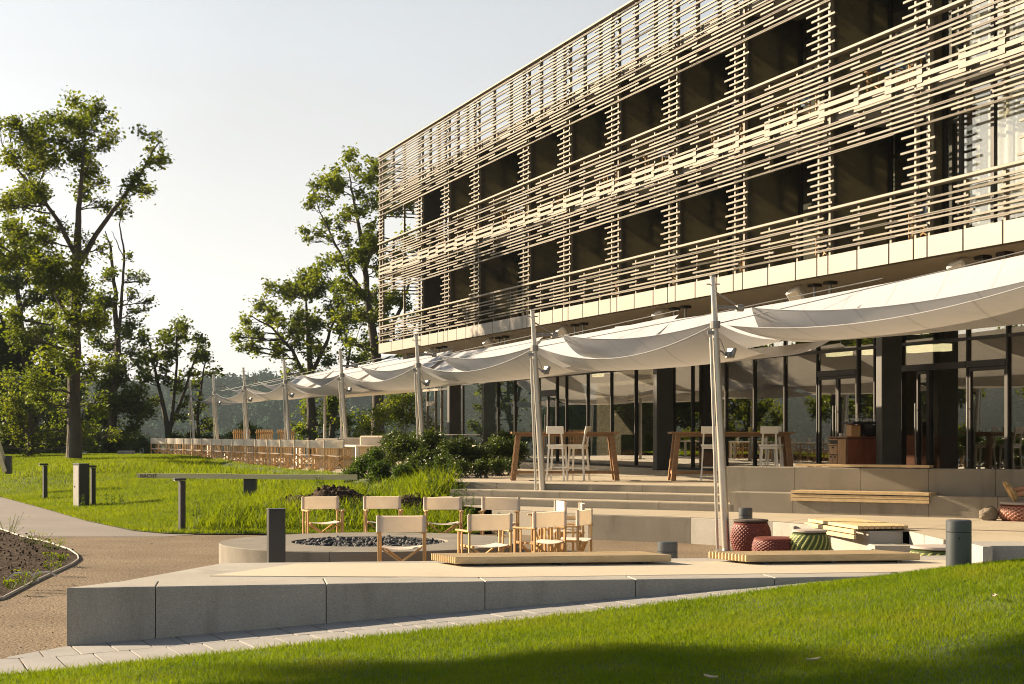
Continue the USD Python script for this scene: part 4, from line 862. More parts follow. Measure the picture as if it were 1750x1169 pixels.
m = MB(); m.tm(cbox((.0, 0, .50), (.27, .45, 1.2), None, .008)); m.put('body', 'black_metal', pp); m = MB(); m.tm(cbox((-.139, 0, .52), (.012, .40, 1.08), None, .004)); dr = m.put('door', 'steel_dark', pp); m = MB(); m.tube([(-.14, .1, .52), (-.155, .1, .52)], .025, 8); m.put('lock', 'black_metal', dr); m = MB(); m.tm(cbox((0, 0, 1.108), (.29, .47, .02), None, .004)); m.put('lid', 'bollard_metal', pp)
bp_ = thing('dark_pillar', 'tall flat black pillar between the platform and the fire pit', 'pillar', ((472 - 875) / FPX * 19.4, 19.4, 0), .30)
m = MB(); m.tm(cbox((0, 0, .51), (.20, .16, 1.10), None, .008)); m.put('body', 'black_metal', bp_); m = MB(); m.tm(cbox((0, 0, 1.066), (.212, .17, .012), None, .004)); m.put('cap', 'bollard_metal', bp_)

# lettered beam
BY = 39.6; zt = EYE - 69 * BY / FPX
sg = thing('lettered_beam', 'long timber beam lettered NACHT resting above the grass on a dark block', 'sign')
x0, x1 = (233 - 875) / FPX * BY, (612 - 875) / FPX * BY
m = MB(); m.hull([(x0 + .0, BY, zt), (x0 + .03, BY, zt - .112), (x1, BY - .25, zt - .03), (x1, BY - .25, zt - .15), (x0, BY + .09, zt), (x0 + .03, BY + .09, zt - .112), (x1, BY - .16, zt - .03), (x1, BY - .16, zt - .15)]); m.put('beam', 'beam_wood', sg)
Mx = np.eye(4); dirx = np.array((x1 - x0, -.25, -.03)); dirx /= np.linalg.norm(dirx); nz_ = np.array((0, 0, 1.0)); ny = np.cross(dirx, nz_)
Mx[:3, 0] = dirx; Mx[:3, 1] = nz_; Mx[:3, 2] = ny; Mx[:3, 3] = np.array((x0 + .09, BY - .006, zt - .102))
m = MB(); m.text('NACHT', .086, Mx, .008); m.put('lettering', 'lettering', sg)
sx = (427 - 875) / FPX * BY; sz = onlawn(sx, BY + .1)[2]
m = MB(); m.tm(cbox((sx, BY + .06, (zt - .13 + sz - .1) / 2), (.30, .22, zt - .13 - sz + .1), None, .006)); m.put('support', 'black_metal', sg)
bb = thing('leaning_beam', 'pale timber beam leaning up out of a dark foot at the left edge', 'beam'); Yb = 50.0
m = MB(); p, q = at(11, 806, Yb), at(-14, 728, Yb); m.beam(p, q, .12, .34, (0, 1, 0)); m.put('beam', 'beam_wood', bb); m = MB(); p = at(15, 800, Yb); m.tm(cbox((p[0] + .0, Yb, p[2] + .1), (.16, .2, .55))); m.put('foot', 'black_metal', bb)
ps = thing('stone_block', 'pale stone block at the crest of the grass bank left of the chair row', 'block', at(216, 775, 66)); m = MB(); m.tm(cbox((0, 0, -.05), (.62, .5, .32), None, .03)); m.put('block', 'concrete', ps)

# far terrace furniture
def lounge(label, c, w, d, h, rz):
    t = thing('lounge_sofa', label, 'sofa', c, rz, 'beige lounge sofas on the far terrace')
    m = MB(); m.tm(cbox((0, 0, .20), (w, d, .34), None, .03)); m.put('base', 'beige_cloth', t); m = MB(); m.tm(cbox((0, -.05, .41), (w - .3, d - .2, .12), None, .04)); m.put('seat_cushion', 'canvas', t)
    m = MB(); m.tm(cbox((0, d / 2 - .10, h / 2 + .1), (w, .2, h - .2), None, .04)); m.put('backrest', 'beige_cloth', t)
    for s in (-1, 1): m = MB(); m.tm(cbox((s * (w / 2 - .09), -.04, .46), (.18, d - .12, .24), None, .03)); m.put('armrest', 'beige_cloth', t)
lounge('beige lounge sofa left of the planting mast, leftmost of the sofas', (*at(566, 0, 50)[:2], ZU), .75, .8, .92, 2.9)
lounge('beige lounge sofa in the middle behind the planting', (*at(608, 0, 50)[:2], ZU), .9, .8, .94, 3.0)
lounge('beige lounge sofa at the right, half behind the planting', (*at(646, 0, 48)[:2], ZU), .8, .8, 1.0, 2.7)
for px, l in ((413, 'leftmost'), (452, 'middle'), (489, 'rightmost')):
    t = thing('slat_screen', f'brown timber slat screen behind the chair row, {l} one', 'screen', (*at(px, 0, 72)[:2], ZU), .3, 'timber slat screens behind the chair row')
    for k in range(9): m = MB(); m.tm(cbox(((k - 4) * .085, 0, .62), (.05, .04, 1.22))); m.put('slat', 'teak', t)
    for z in (.15, .7, 1.1): m = MB(); m.box((0, .035, z), (.80, .03, .07)); m.put('rail', 'teak', t)
t = thing('side_table', 'low white table with a slatted side among the planting before the glass', 'table', (*at(832, 0, 46)[:2], ZU), .2)
m = MB(); m.tm(cbox((0, 0, .72), (.75, .7, .04))); m.put('top', 'white_paint', t)
for sx in (-1, 1):
    for sy in (-1, 1): m = MB(); m.box((sx * .33, sy * .3, .35), (.05, .05, .7)); m.put('leg', 'white_paint', t)
m = MB(); m.box((0, -.31, .58), (.62, .03, .05)); m.box((0, -.31, .35), (.62, .03, .05)); m.put('rail', 'white_paint', t)
for px, l in ((772, 'left'), (798, 'right')):
    t = thing('bistro_table', f'small round pale table before the glass, the {l} one of two', 'table', (*at(px, 0, 47)[:2], ZU), 0); m = MB(); m.lathe([(0, 1.02), (.38, 1.02), (.38, 1.05), (0, 1.05)], (0, 0, 0), 24); m.put('top', 'white_paint', t); m = MB(); m.tube([(0, 0, 0), (0, 0, 1.02)], .03, 8); m.put('stem', 'steel_dark', t); m = MB(); m.lathe([(0, 0), (.22, 0), (.2, .02), (0, .03)], (0, 0, 0), 16); m.put('foot', 'steel_dark', t)
for k, (px, l, mt) in enumerate(((1236, 'small pale candle glass on the right bar table, just right of the mast', 'white_paint'), (1282, 'small yellow candle glass on the right bar table, left of the white stool', 'weave_lime'))):
    p = at(px, 735, 37.2); t = thing('candle_glass', l, 'candle', (p[0], p[1], ZU + 1.108)); m = MB(); m.lathe([(0, 0), (.04, 0), (.048, .10), (.043, .10), (.038, .012), (0, .012)], (0, 0, 0), 16); m.put('glass', mt, t, smooth=50); m = MB(); m.tube([(0, 0, .012), (0, 0, .06)], .03, 10); m.put('candle', 'white_paint', t)
# balcony armchairs
c0 = None; kb = 0
for fl, h in ((0, H1), (1, H2)):
    for i, b in enumerate(bays[:-2]):
        n = bays[i + 1]
        if i >= 9: continue
        for s in (.30, .72):
            if (i * 3 + fl + (s > .5)) % 3 == 0: continue
            loc = F(b + (n - b) * s, .85, h - .045)
            rz = math.atan2(T_[1], T_[0]) + .4 * ((i % 3) - 1)
            nth = ['first', 'second', 'third', 'fourth', 'fifth', 'sixth', 'seventh', 'eighth', 'ninth', 'tenth', 'eleventh', 'twelfth'][i]
            lab = f'blue canvas armchair behind the slats, {"upper" if fl else "lower"} balcony, {nth} opening from the left, {"left" if s < .5 else "right"} one'
            if c0 is None: c0 = director_chair(lab, loc, rz, 'blue canvas armchairs on the balconies', canvas='blue_cloth').GetPrim()
            else: dup(c0, loc, rz, lab, 'blue canvas armchairs on the balconies').SetCustomDataByKey('group', f'blue canvas armchairs on the {"upper" if fl else "lower"} balcony')
c0.SetCustomDataByKey('group', 'blue canvas armchairs on the lower balcony')

# ------------------------------------------------------------ person with crossed feet on the red stool
import manifold3d as mf
def limb(chains, refine=.02, it=8):
    tot = mf.Manifold()
    for a, ra, b, rb_ in chains:
        s1 = mf.Manifold.sphere(ra, 20).translate(tuple(map(float, a))); s2 = mf.Manifold.sphere(rb_, 20).translate(tuple(map(float, b)))
        tot += mf.Manifold.batch_hull([s1, s2])
    tot = tot.refine_to_length(refine); mm = tot.to_mesh(); tm_ = trimesh.Trimesh(mm.vert_properties[:, :3], mm.tri_verts, process=True)
    trimesh.smoothing.filter_taubin(tm_, iterations=it); return tm_
pr = thing('person', 'person in jeans and tan shoes lounging at the right edge, feet on the red stool', 'person')
hip = np.array((9.95, 28.42, .98)); kn1, an1 = np.array((9.28, 28.15, 1.02)), np.array((8.60, 27.98, .905)); kn2, an2 = np.array((9.30, 28.35, 1.06)), np.array((8.58, 28.10, .975))
hp1, hp2 = hip + (0, -.09, 0), hip + (0, .09, .01); ch = hip + (.42, .12, .40); nk = hip + (.52, .14, .60); hd = hip + (.56, .14, .76)
sh1, sh2 = ch + (.03, -.19, .08), ch + (.03, .19, .08); el1, el2 = hip + (.30, -.33, .18), hip + (.30, .40, .20); wr1, wr2 = hip + (.05, -.20, .12), hip + (.05, .26, .14)
body = [(hp1, .085, kn1, .058), (kn1, .056, kn1 * .45 + an1 * .55, .058), (kn1 * .45 + an1 * .55, .058, an1, .040), (hp2, .085, kn2, .058), (kn2, .056, kn2 * .45 + an2 * .55, .058), (kn2 * .45 + an2 * .55, .058, an2, .040), (hp1, .10, hp2, .10), (hip + (.04, 0, .05), .13, ch, .15), (ch, .13, nk, .06), (sh1, .07, sh2, .07), (nk, .055, hd, .06), (hd, .095, hd + (.02, 0, .06), .09), (hd + (-.05, 0, -.04), .055, hd, .07), (hd + (-.085, 0, .01), .018, hd + (-.06, 0, .05), .018), (sh1, .055, el1, .042), (el1, .042, wr1, .028), (sh2, .055, el2, .042), (el2, .042, wr2, .028)]
for wr, sgn in ((wr1, 1), (wr2, -1)):
    pm = wr + (-.08, .02 * sgn, -.01); body.append((wr, .028, pm, .034))
    for f in range(4):
        b0 = pm + (-.02, (f - 1.5) * .019, .005); b1 = b0 + (-.04, 0, -.012); body += [(b0, .009, b1, .008), (b1, .008, b1 + (-.025 - .006 * (f in (1, 2)), 0, -.02), .007)]
    th_ = wr + (-.03, .03 * sgn, 0); body += [(th_, .012, th_ + (-.03, .03 * sgn, -.005), .010), (th_ + (-.03, .03 * sgn, -.005), .010, th_ + (-.06, .032 * sgn, -.015), .008)]
m = MB(); m.tm(limb(body, .018, 6)); bd = m.put('body', 'skin', pr, smooth=True)
cf1, cf2 = kn1 * .42 + an1 * .58, kn2 * .42 + an2 * .58
m = MB(); m.tm(limb([(hp1, .108, kn1, .078), (kn1, .077, cf1, .070), (hp2, .108, kn2, .078), (kn2, .077, cf2, .070), (hp1, .125, hp2, .125), (hip + (.02, 0, .03), .14, hip + (.10, .02, .10), .145)], .025, 8)); m.put('jeans', 'denim', bd, smooth=True)
m = MB(); m.tm(limb([(hip + (.08, 0, .08), .15, ch, .172), (sh1, .09, sh2, .09), (sh1, .078, el1 * .6 + sh1 * .4, .068), (sh2, .078, el2 * .6 + sh2 * .4, .068)], .025, 8)); m.put('shirt', 'shirt', bd, smooth=True)
m = MB(); m.tm(limb([(hd + (.03, 0, .05), .095, hd + (.05, 0, -.01), .09), (hd + (.0, 0, .09), .08, hd + (.05, 0, .06), .09)], .02, 6)); m.put('hair', 'hair', bd, smooth=True)
for an, d, yaw in ((an1, np.array((-.01, -.02, 0)), -.25), (an2, np.array((-.01, .02, .02)), .2)):
    up = np.array((-.42, yaw * .5, .88)); up /= np.linalg.norm(up); fw = np.cross(up, (0, 1, 0)); fw /= np.linalg.norm(fw); fw = fw if fw[0] < 0 else -fw; sd = np.cross(up, fw)
    heel = an + d + up * -.055 + fw * .03; C = lambda a, b, c: heel + up * a + fw * b + sd * c
    m = MB(); m.tm(limb([(an, .047, C(.03, -.01, 0), .047), (C(.0, -.01, 0), .042, C(.10, -.005, 0), .043), (C(.10, -.01, 0), .045, C(.19, .0, 0), .040), (C(.10, -.005, .012), .038, C(.19, .0, .012), .034), (an, .045, C(.11, -.02, 0), .042)], .011, 7)); m.put('shoe', 'shoe', bd, smooth=True)
    ol = [(-.052, 0), (-.045, .028), (-.02, .036), (.05, .034), (.12, .044), (.18, .044), (.22, .030), (.238, 0), (.22, -.028), (.18, -.040), (.12, -.040), (.05, -.034), (-.02, -.036), (-.045, -.028)]
    m = MB(); m.hull([C(a, b, c) for a, c in ol for b in (.030, .046)]); m.put('sole', 'teak', bd)
bg = thing('crumpled_bag', 'crumpled grey-brown cloth bag on the terrace left of the red woven stool', 'bag', (8.18, 28.1, ZM + .003)); ic = trimesh.creation.icosphere(4); v = ic.vertices * (.17, .13, .12); v = v * (1 + .55 * (meshkit.fbm(v * 9 + 4, 3, 2) - .5)[:, None]); v[:, 2] = np.maximum(v[:, 2] + .10, 0)
m = MB(); m.add(v, ic.faces); m.put('body', 'bag', bg, smooth=True); m = MB(); m.tube([(.02 + .09 * math.cos(a), 0, .17 + .07 * math.sin(a)) for a in np.linspace(0, math.pi, 10)], .012, 6); m.put('strap', 'bag', bg)
# ------------------------------------------------------------ grass
def blades(poly, dens, h, w, zf, seed, lean=.35, hn=None, bend=.3):
    r = np.random.default_rng(seed); x0, y0, x1, y1 = poly.bounds
    n = int((x1 - x0) * (y1 - y0) * dens); x, y = r.uniform(x0, x1, n), r.uniform(y0, y1, n)
    k = shapely.contains_xy(poly, x, y); x, y = x[k], y[k]
    if hn is not None: keep = r.random(len(x)) < hn[1](x, y); x, y = x[keep], y[keep]
    n = len(x); z = zf(x, y); hh = h * r.uniform(.6, 1.25, n) * (hn[0](x, y) if hn else 1); a = r.uniform(0, 6.283, n); l = r.normal(0, lean, (n, 2)) * hh[:, None]
    d = np.stack([np.cos(a), np.sin(a)], -1) * (w * r.uniform(.7, 1.3, n))[:, None] / 2
    b = np.stack([x, y], -1); mid = b + l * .4; tip = b + l * (1 + bend)
    P = np.empty((n, 5, 3)); P[:, 0, :2] = b - d; P[:, 1, :2] = b + d; P[:, 2, :2] = mid + d * .8; P[:, 3, :2] = mid - d * .8; P[:, 4, :2] = tip
    P[:, :2, 2] = (z - .01)[:, None]; P[:, 2:4, 2] = (z + hh * .55)[:, None]; P[:, 4, 2] = z + hh
    o = np.arange(n)[:, None] * 5; f = np.concatenate([o + [0, 1, 2], o + [0, 2, 3], o + [3, 2, 4]])
    return P.reshape(-1, 3), f
cl = lambda s, seed: (lambda x, y: meshkit.fbm(np.stack([np.asarray(x) * s, np.asarray(y) * s, 0 * np.asarray(x)], -1), 3, seed))
vis = LAWN_F.buffer(-.02).intersection(Polygon([(-5.2, 11), (-1.8, 8.4), (3.2, 8.4), (6.8, 12), (6.8, 17), (-5.5, 17)]))
m = MB()
c1 = cl(1.4, 4)
m.add(*blades(vis, 4600, .040, .0055, z_front, 1, .45, (lambda x, y: .65 + .7 * c1(x, y), lambda x, y: .55 + .9 * c1(x, y))))
eb = LineString([(-4.25, 13.28), (-1.41, 14.02), (1.24, 15.08), (3.3, 15.95)]).buffer(.05)
m.add(*blades(eb, 1500, .055, .006, z_front, 2, .5))
tag(m.put('lawn_grass', 'blade', smooth=False), kind='stuff')
m = MB(); c2 = cl(.5, 6); c3 = cl(.25, 8)
lp = LAWN_POLY.buffer(-.03).intersection(Polygon([(-21, 30), (1, 30), (1, 40), (-9, 60), (-16, 76), (-24, 76)]))
m.add(*blades(lp, 720, .085, .012, z_mound, 3, .4, (lambda x, y: .45 + 1.0 * c2(x, y), lambda x, y: .45 + .9 * c3(x, y))))
near_e = LineString(PATH_EDGE[2:-1]).buffer(.22).intersection(LAWN_POLY)
m.add(*blades(near_e, 1000, .075, .010, z_mound, 4, .5))
crest = Polygon([(-16, 57), (-10.2, 55), (-4.5, 43), (-6.5, 43), (-12, 53), (-17, 55)])
m.add(*blades(crest.intersection(LAWN_POLY), 110, .20, .018, z_mound, 5, .3))
tall = Polygon([(-6.5, 32.4), (-.9, 31.8), (-.7, 34.2), (-1.2, 36.2), (-3.0, 38.5), (-6.0, 37.5)])
m.add(*blades(tall.intersection(LAWN_POLY), 330, .30, .02, z_mound, 6, .35, (lambda x, y: .4 + 1.2 * c2(x, y), lambda x, y: .3 + 1.0 * c2(x, y))))
tag(m.put('wild_grass', 'wild_grass'), kind='stuff')
for k, (px, py) in enumerate(((1390, 1131), (1700, 1086), (1215, 1146))):
    p = on(px, py, .45); p[2] = float(z_front(p[:1], p[1:2])[0]) + .05; t = thing('fallen_leaf', ['pale curled fallen leaf in the shaded lawn', 'small brown fallen leaf at the right of the lawn', 'faint fallen leaf low in the shaded lawn'][k], 'leaf', p, .4 + k)
    m = MB(); U, V = np.meshgrid(np.linspace(-1, 1, 9), np.linspace(-1, 1, 5), indexing='ij'); m.add(*grid_mesh(np.stack([U * .055, V * .022 * (1 - U ** 2), .012 * V ** 2 + .01 * U ** 2], -1))); m.put('blade', 'beige_cloth', t, smooth=True)

# ------------------------------------------------------------ soil heap
hx, hy = np.meshgrid(np.linspace(-5.9, -1.2, 110), np.linspace(33.2, 36.8, 84), indexing='ij')
u = np.clip(1 - ((hx + 3.35) / 2.3) ** 2 - ((hy - 35.0) / 1.6) ** 2, 0, 1)
bmp = .42 * np.exp(-((hx + 3.75) / .75) ** 2 - ((hy - 35.1) / .8) ** 2) + .30 * np.exp(-((hx + 2.4) / .8) ** 2 - ((hy - 34.7) / .7) ** 2) + .16 * np.exp(-((hx + 4.9) / .6) ** 2 - ((hy - 35.3) / .6) ** 2)
hz = z_mound(hx.ravel(), hy.ravel()).reshape(hx.shape) - .06 + (bmp * 1.1 + .10 * u) * ss(u * 4) + .22 * (meshkit.fbm(np.stack([hx * 3.2, hy * 3.2, 0 * hx], -1), 4, 12) - .5) * ss(u * 4)
hp = thing('soil_heap', 'dark heap of loose soil on the grass behind the director chairs', 'soil heap'); m = MB(); m.add(*grid_mesh(np.stack([hx, hy, hz], -1))); m.put('mound', 'soil', hp, smooth=True)
r_ = np.random.default_rng(21); m = MB(); ic = trimesh.creation.icosphere(1)
for _ in range(700):
    i, j = r_.integers(8, 102), r_.integers(6, 78)
    if u[i, j] < .12: continue
    v = ic.vertices * r_.uniform(.5, 1.2, 3) * r_.uniform(.02, .06) * (1 + .4 * (r_.random((42, 1)) - .5)); m.add(v + (hx[i, j], hy[i, j], hz[i, j] + .01), ic.faces)
m.put('clods', 'soil', hp, kind='stuff')
m = MB()
for _ in range(900):
    a = r_.uniform(-10, -6.3), r_.uniform(19, 31)
    if not bp.buffer(-.06).contains(Point(a)): continue
    v = ic.vertices * r_.uniform(.5, 1.2, 3) * r_.uniform(.008, .022); m.add(v + (*a, .10), ic.faces)
tag(m.put('soil_clods', 'soil'), kind='stuff')

# ------------------------------------------------------------ leaves, shrubs, trees
def leaf_cloud(centres, sizes, r, aspect=.62, up=.5, fold=.25):
    n = len(centres); nrm = r.normal(size=(n, 3)); nrm[:, 2] = np.abs(nrm[:, 2]) + up; nrm /= np.linalg.norm(nrm, axis=1, keepdims=True)
    t = np.cross(nrm, r.normal(size=(n, 3))); t /= np.linalg.norm(t, axis=1, keepdims=True) + 1e-9; b = np.cross(nrm, t)
    L = sizes[:, None] / 2; W = L * aspect
    P = np.stack([centres - t * L, centres + b * W - nrm * L * fold * .0, centres + t * L, centres - b * W], 1)
    P[:, 1] += nrm * L * fold; P[:, 3] += nrm * L * fold
    o = np.arange(n)[:, None] * 4
    return P.reshape(-1, 3), np.concatenate([o + [0, 1, 2], o + [0, 2, 3]])
def shrub(name, label, blobs, n, leaf, mat, seed, cat='shrub', group=None, stems=7):
    """blobs: (x, y, z, rx, ry, rz) ellipsoids of twigs carrying leaves."""
    r = np.random.default_rng(seed); t = thing(name, label, cat, group=group); C = []; m = MB()
    vol = np.array([b[3] * b[4] * b[5] for b in blobs]) ** .75; cnt = (n * vol / vol.sum()).astype(int)
    for b, k in zip(blobs, cnt):
        ntw = max(6, k // 16); d = r.normal(size=(ntw, 3)); d /= np.linalg.norm(d, axis=1, keepdims=True); d[:, 2] = np.where(d[:, 2] < -.35, -d[:, 2], d[:, 2])
        tip = np.array(b[:3]) + d * np.array(b[3:]) * (r.random((ntw, 1)) ** .33) * r.uniform(.8, 1.18, (ntw, 1))
        w = r.integers(0, ntw, k); f = r.random((k, 1)) ** .6
        base = np.array(b[:3]) + (0, 0, -b[5] * .5)
        C.append(base + (tip[w] - base) * (.62 + .38 * f) + r.normal(0, leaf * .75, (k, 3)))
        for q in tip[:stems]: m.tube([(b[0] + r.normal(0, .1), b[1] + r.normal(0, .1), b[2] - b[5] * .9), (base + q) / 2, q], [.018, .012, .005], 5, False)
    C = np.vstack(C); mm = MB(); mm.add(*leaf_cloud(C, leaf * r.uniform(.6, 1.25, len(C)), r)); m.put('stems', 'bark', t); mm.put('foliage', mat, t)
def tree(label, Y, trunks, clumps, leaf, mats, seed, depth=1.0, dens=1.0, cat='tree', bare=None, name='broadleaf_tree', lower=None):
    """trunks: lists of (px, py, radius) surveyed from the photograph at depth Y; clumps: (px, py, radius px[, weight])."""
    r = np.random.default_rng(seed); t = thing(name, label, cat); m = MB(); sk = []
    for tr_ in trunks:
        P = np.array([at(px, py, Y) for px, py, _ in tr_]); R = np.array([k for _, _, k in tr_]); dv = r.normal(0, .12, len(P)).cumsum() * .35 * depth; P[:, 1] += dv - dv[0]
        s = np.linspace(0, len(P) - 1, (len(P) - 1) * 4 + 1); Q = np.stack([np.interp(s, np.arange(len(P)), P[:, k]) for k in range(3)], 1); Q[1:-1] += r.normal(0, .02, (len(Q) - 2, 3)); RR = np.interp(s, np.arange(len(P)), R)
        m.tube(Q, RR, 9); sk.append(np.column_stack([Q, RR]))
    sk = np.vstack(sk); C = [[], []]
    many = []
    for cpx in clumps:
        px, py, rp = cpx[:3]; wt = cpx[3] if len(cpx) > 3 else 1.0
        if rp < 11: many.append((px, py, rp, wt)); continue
        for q in range(3):
            a, b = r.uniform(0, 6.283), math.sqrt(r.uniform(.1, 1)) * rp * .85; many.append((px + b * math.cos(a), py + b * math.sin(a) * .9, rp * r.uniform(.46, .74), wt))
    for px, py, rp, wt in many:
        R = rp / FPX * Y; c = at(px, py, Y); c[1] += r.uniform(-1, 1) * depth * (R * 1.2 + .8)
        dd = np.linalg.norm(sk[:, :3] - c, axis=1) + 2.5 * np.maximum(0, sk[:, 2] - c[2] + .15 * R) ; a = sk[np.argmin(dd)]
        mid = a[:3] * .45 + c * .55 + r.normal(0, .10, 3) * R + (0, 0, -.12 * R); r0 = min(a[3] * .5, .012 + .016 * np.linalg.norm(c - a[:3]))
        s = np.linspace(0, 1, 7)[:, None]; Q = a[:3] * (1 - s) ** 2 + 2 * mid * s * (1 - s) + c * s ** 2; Q[1:-1] += r.normal(0, .03, (5, 3)); m.tube(Q, np.linspace(r0, r0 * .35, 7), 6, False)
        ntw = int(9 + 16 * min(R, 1.6)); d = r.normal(size=(ntw, 3)); d /= np.linalg.norm(d, axis=1, keepdims=True); d[:, 2] += .15
        tip = c + d * R * r.uniform(.4, 1.4, (ntw, 1)) * (1, 1, .88)
        for q in tip:
            o = Q[r.integers(3, 7)]; m.tube([o, (o + q) / 2 + r.normal(0, .05, 3) * R, q], [r0 * .30 + .004, r0 * .2 + .003, .004], 4, False)
        k = int(dens * wt * 800 * (R / .9) ** 2 * (.16 / leaf) ** 1.6); w = r.integers(0, ntw, k); f = r.random((k, 1))
        L = c + (tip[w] - c) * (.30 + .75 * f) + r.normal(0, 1, (k, 3)) * (.10 + .06 * R)
        C[0 if r.random() < .6 else 1].append(L)
    m.put('trunk', 'bark', t, smooth=50)
    for L, mt in zip(C, mats):
        if L: L = np.vstack(L); mm = MB(); mm.add(*leaf_cloud(L, leaf * r.uniform(.6, 1.3, len(L)), r, aspect=.7)); mm.put('crown', mt, t)

tree('tall slender tree with an open crown at the left of the picture', 60, [[(126, 782, .30), (126, 700, .24), (128, 600, .21), (129, 500, .18), (132, 430, .15), (134, 360, .10), (140, 280, .06), (146, 200, .03)], [(132, 455, .12), (165, 400, .09), (205, 345, .07), (240, 295, .045), (272, 245, .02)], [(131, 440, .10), (100, 380, .08), (60, 320, .05), (20, 280, .03)], [(130, 560, .09), (95, 500, .07), (45, 450, .05), (0, 420, .03)]],
     [(150, 205, 32), (178, 190, 16, .8), (118, 228, 36), (95, 212, 22), (60, 225, 26, .7), (40, 235, 30), (15, 230, 28), (160, 240, 32), (120, 275, 40), (70, 265, 40), (20, 285, 36), (185, 225, 18, .7), (170, 290, 26, .7), (95, 330, 36), (45, 330, 32), (5, 330, 30), (250, 240, 16, .8), (270, 238, 12), (265, 275, 18), (240, 300, 18), (222, 325, 20), (198, 345, 22, .8), (282, 272, 10), (252, 318, 12), (160, 340, 22, .7), (30, 380, 30), (75, 395, 30, .8), (0, 400, 30), (105, 425, 34), (150, 430, 30, .6), (95, 490, 40), (150, 500, 34), (60, 470, 36), (20, 455, 34), (118, 555, 44), (160, 570, 36), (75, 560, 42), (105, 630, 40), (150, 640, 34), (88, 690, 34), (160, 690, 26)], .145, ('leaf_light', 'leaf_mid'), 31, depth=1.3, dens=1.25)
tree('half-bare tree with forked dead branches right of the tall left tree', 79, [[(192, 770, .22), (193, 680, .2), (200, 600, .15), (196, 500, .10), (188, 420, .06), (180, 395, .02)], [(200, 590, .10), (210, 500, .07), (213, 430, .05), (206, 385, .03), (214, 345, .012)], [(212, 440, .03), (198, 410, .02), (190, 395, .01)]],
     [(232, 465, 14, .7), (245, 480, 12, .7), (222, 440, 10, .6), (228, 505, 20, .8), (242, 532, 12, .7), (180, 470, 24, .8), (172, 520, 34), (218, 560, 26), (190, 600, 40), (225, 610, 24), (205, 655, 44), (228, 675, 26), (180, 690, 42), (215, 720, 40), (190, 755, 36), (235, 700, 22)], .17, ('leaf_mid', 'leaf_dark'), 32, depth=1.2)
tree('broad dark tree filling the left edge behind the tall tree', 84, [[(60, 800, .3), (55, 700, .26), (40, 600, .2), (30, 500, .12), (25, 420, .05)], [(55, 690, .15), (85, 600, .10), (95, 520, .05)], [(50, 640, .14), (10, 560, .1), (-20, 500, .06)]],
     [(30, 430, 34), (70, 450, 34), (5, 470, 40), (40, 500, 44), (85, 520, 36), (-10, 540, 50), (30, 570, 50), (75, 590, 46), (15, 640, 54), (65, 660, 52), (100, 620, 36), (110, 690, 40), (-5, 700, 50), (40, 720, 52), (85, 740, 46), (10, 760, 46), (60, 780, 36), (100, 765, 32), (-30, 620, 50), (-40, 460, 46), (-60, 560, 60), (-60, 700, 60)], .19, ('leaf_mid', 'leaf_dark'), 33, depth=1.6, dens=1.35)
tree('multi-stemmed young tree before the valley left of the sails', 84, [[(289, 760, .17), (285, 720, .14), (270, 660, .09), (258, 600, .05), (250, 570, .02)], [(289, 745, .12), (296, 690, .09), (303, 620, .06), (302, 560, .02)], [(290, 735, .11), (312, 680, .08), (330, 620, .05), (345, 570, .02)], [(338, 770, .12), (338, 700, .09), (346, 640, .05), (352, 600, .02)]],
     [(252, 575, 18), (272, 580, 20), (300, 565, 22), (325, 570, 18), (345, 580, 16), (258, 610, 22), (285, 612, 26), (318, 610, 24), (348, 615, 18), (362, 632, 12), (245, 640, 18), (270, 650, 22), (305, 650, 22), (340, 650, 20), (255, 680, 16, .7), (330, 690, 18), (352, 690, 16), (345, 725, 16), (320, 720, 14), (300, 585, 20), (250, 600, 16)], .20, ('leaf_mid', 'leaf_dark'), 34, depth=1.0, dens=.85)
tree('rounded tree behind the far sails left of the building', 92, [[(534, 790, .34), (532, 720, .28), (530, 650, .2), (526, 580, .14), (522, 510, .05)], [(531, 660, .14), (500, 600, .10), (465, 560, .06), (430, 540, .03)], [(530, 640, .14), (560, 580, .09), (580, 520, .05)], [(560, 790, .22), (572, 700, .16), (590, 640, .1), (600, 590, .05)]],
     [(500, 480, 24), (530, 475, 26), (560, 470, 26), (480, 505, 26), (512, 515, 30), (550, 510, 32), (585, 500, 26), (455, 530, 26), (490, 550, 30), (530, 555, 32), (570, 550, 32), (605, 545, 26), (430, 560, 20), (415, 585, 16), (445, 590, 22), (480, 590, 26), (520, 600, 28), (560, 600, 28), (600, 595, 26), (405, 582, 8), (540, 640, 26), (585, 640, 24), (500, 632, 20, .7), (620, 580, 18), (545, 700, 34), (520, 725, 26), (575, 710, 30), (600, 730, 30), (555, 745, 28), (470, 548, 22), (618, 610, 16, .6)], .21, ('leaf_mid', 'leaf_light'), 35, depth=1.2, dens=.95)
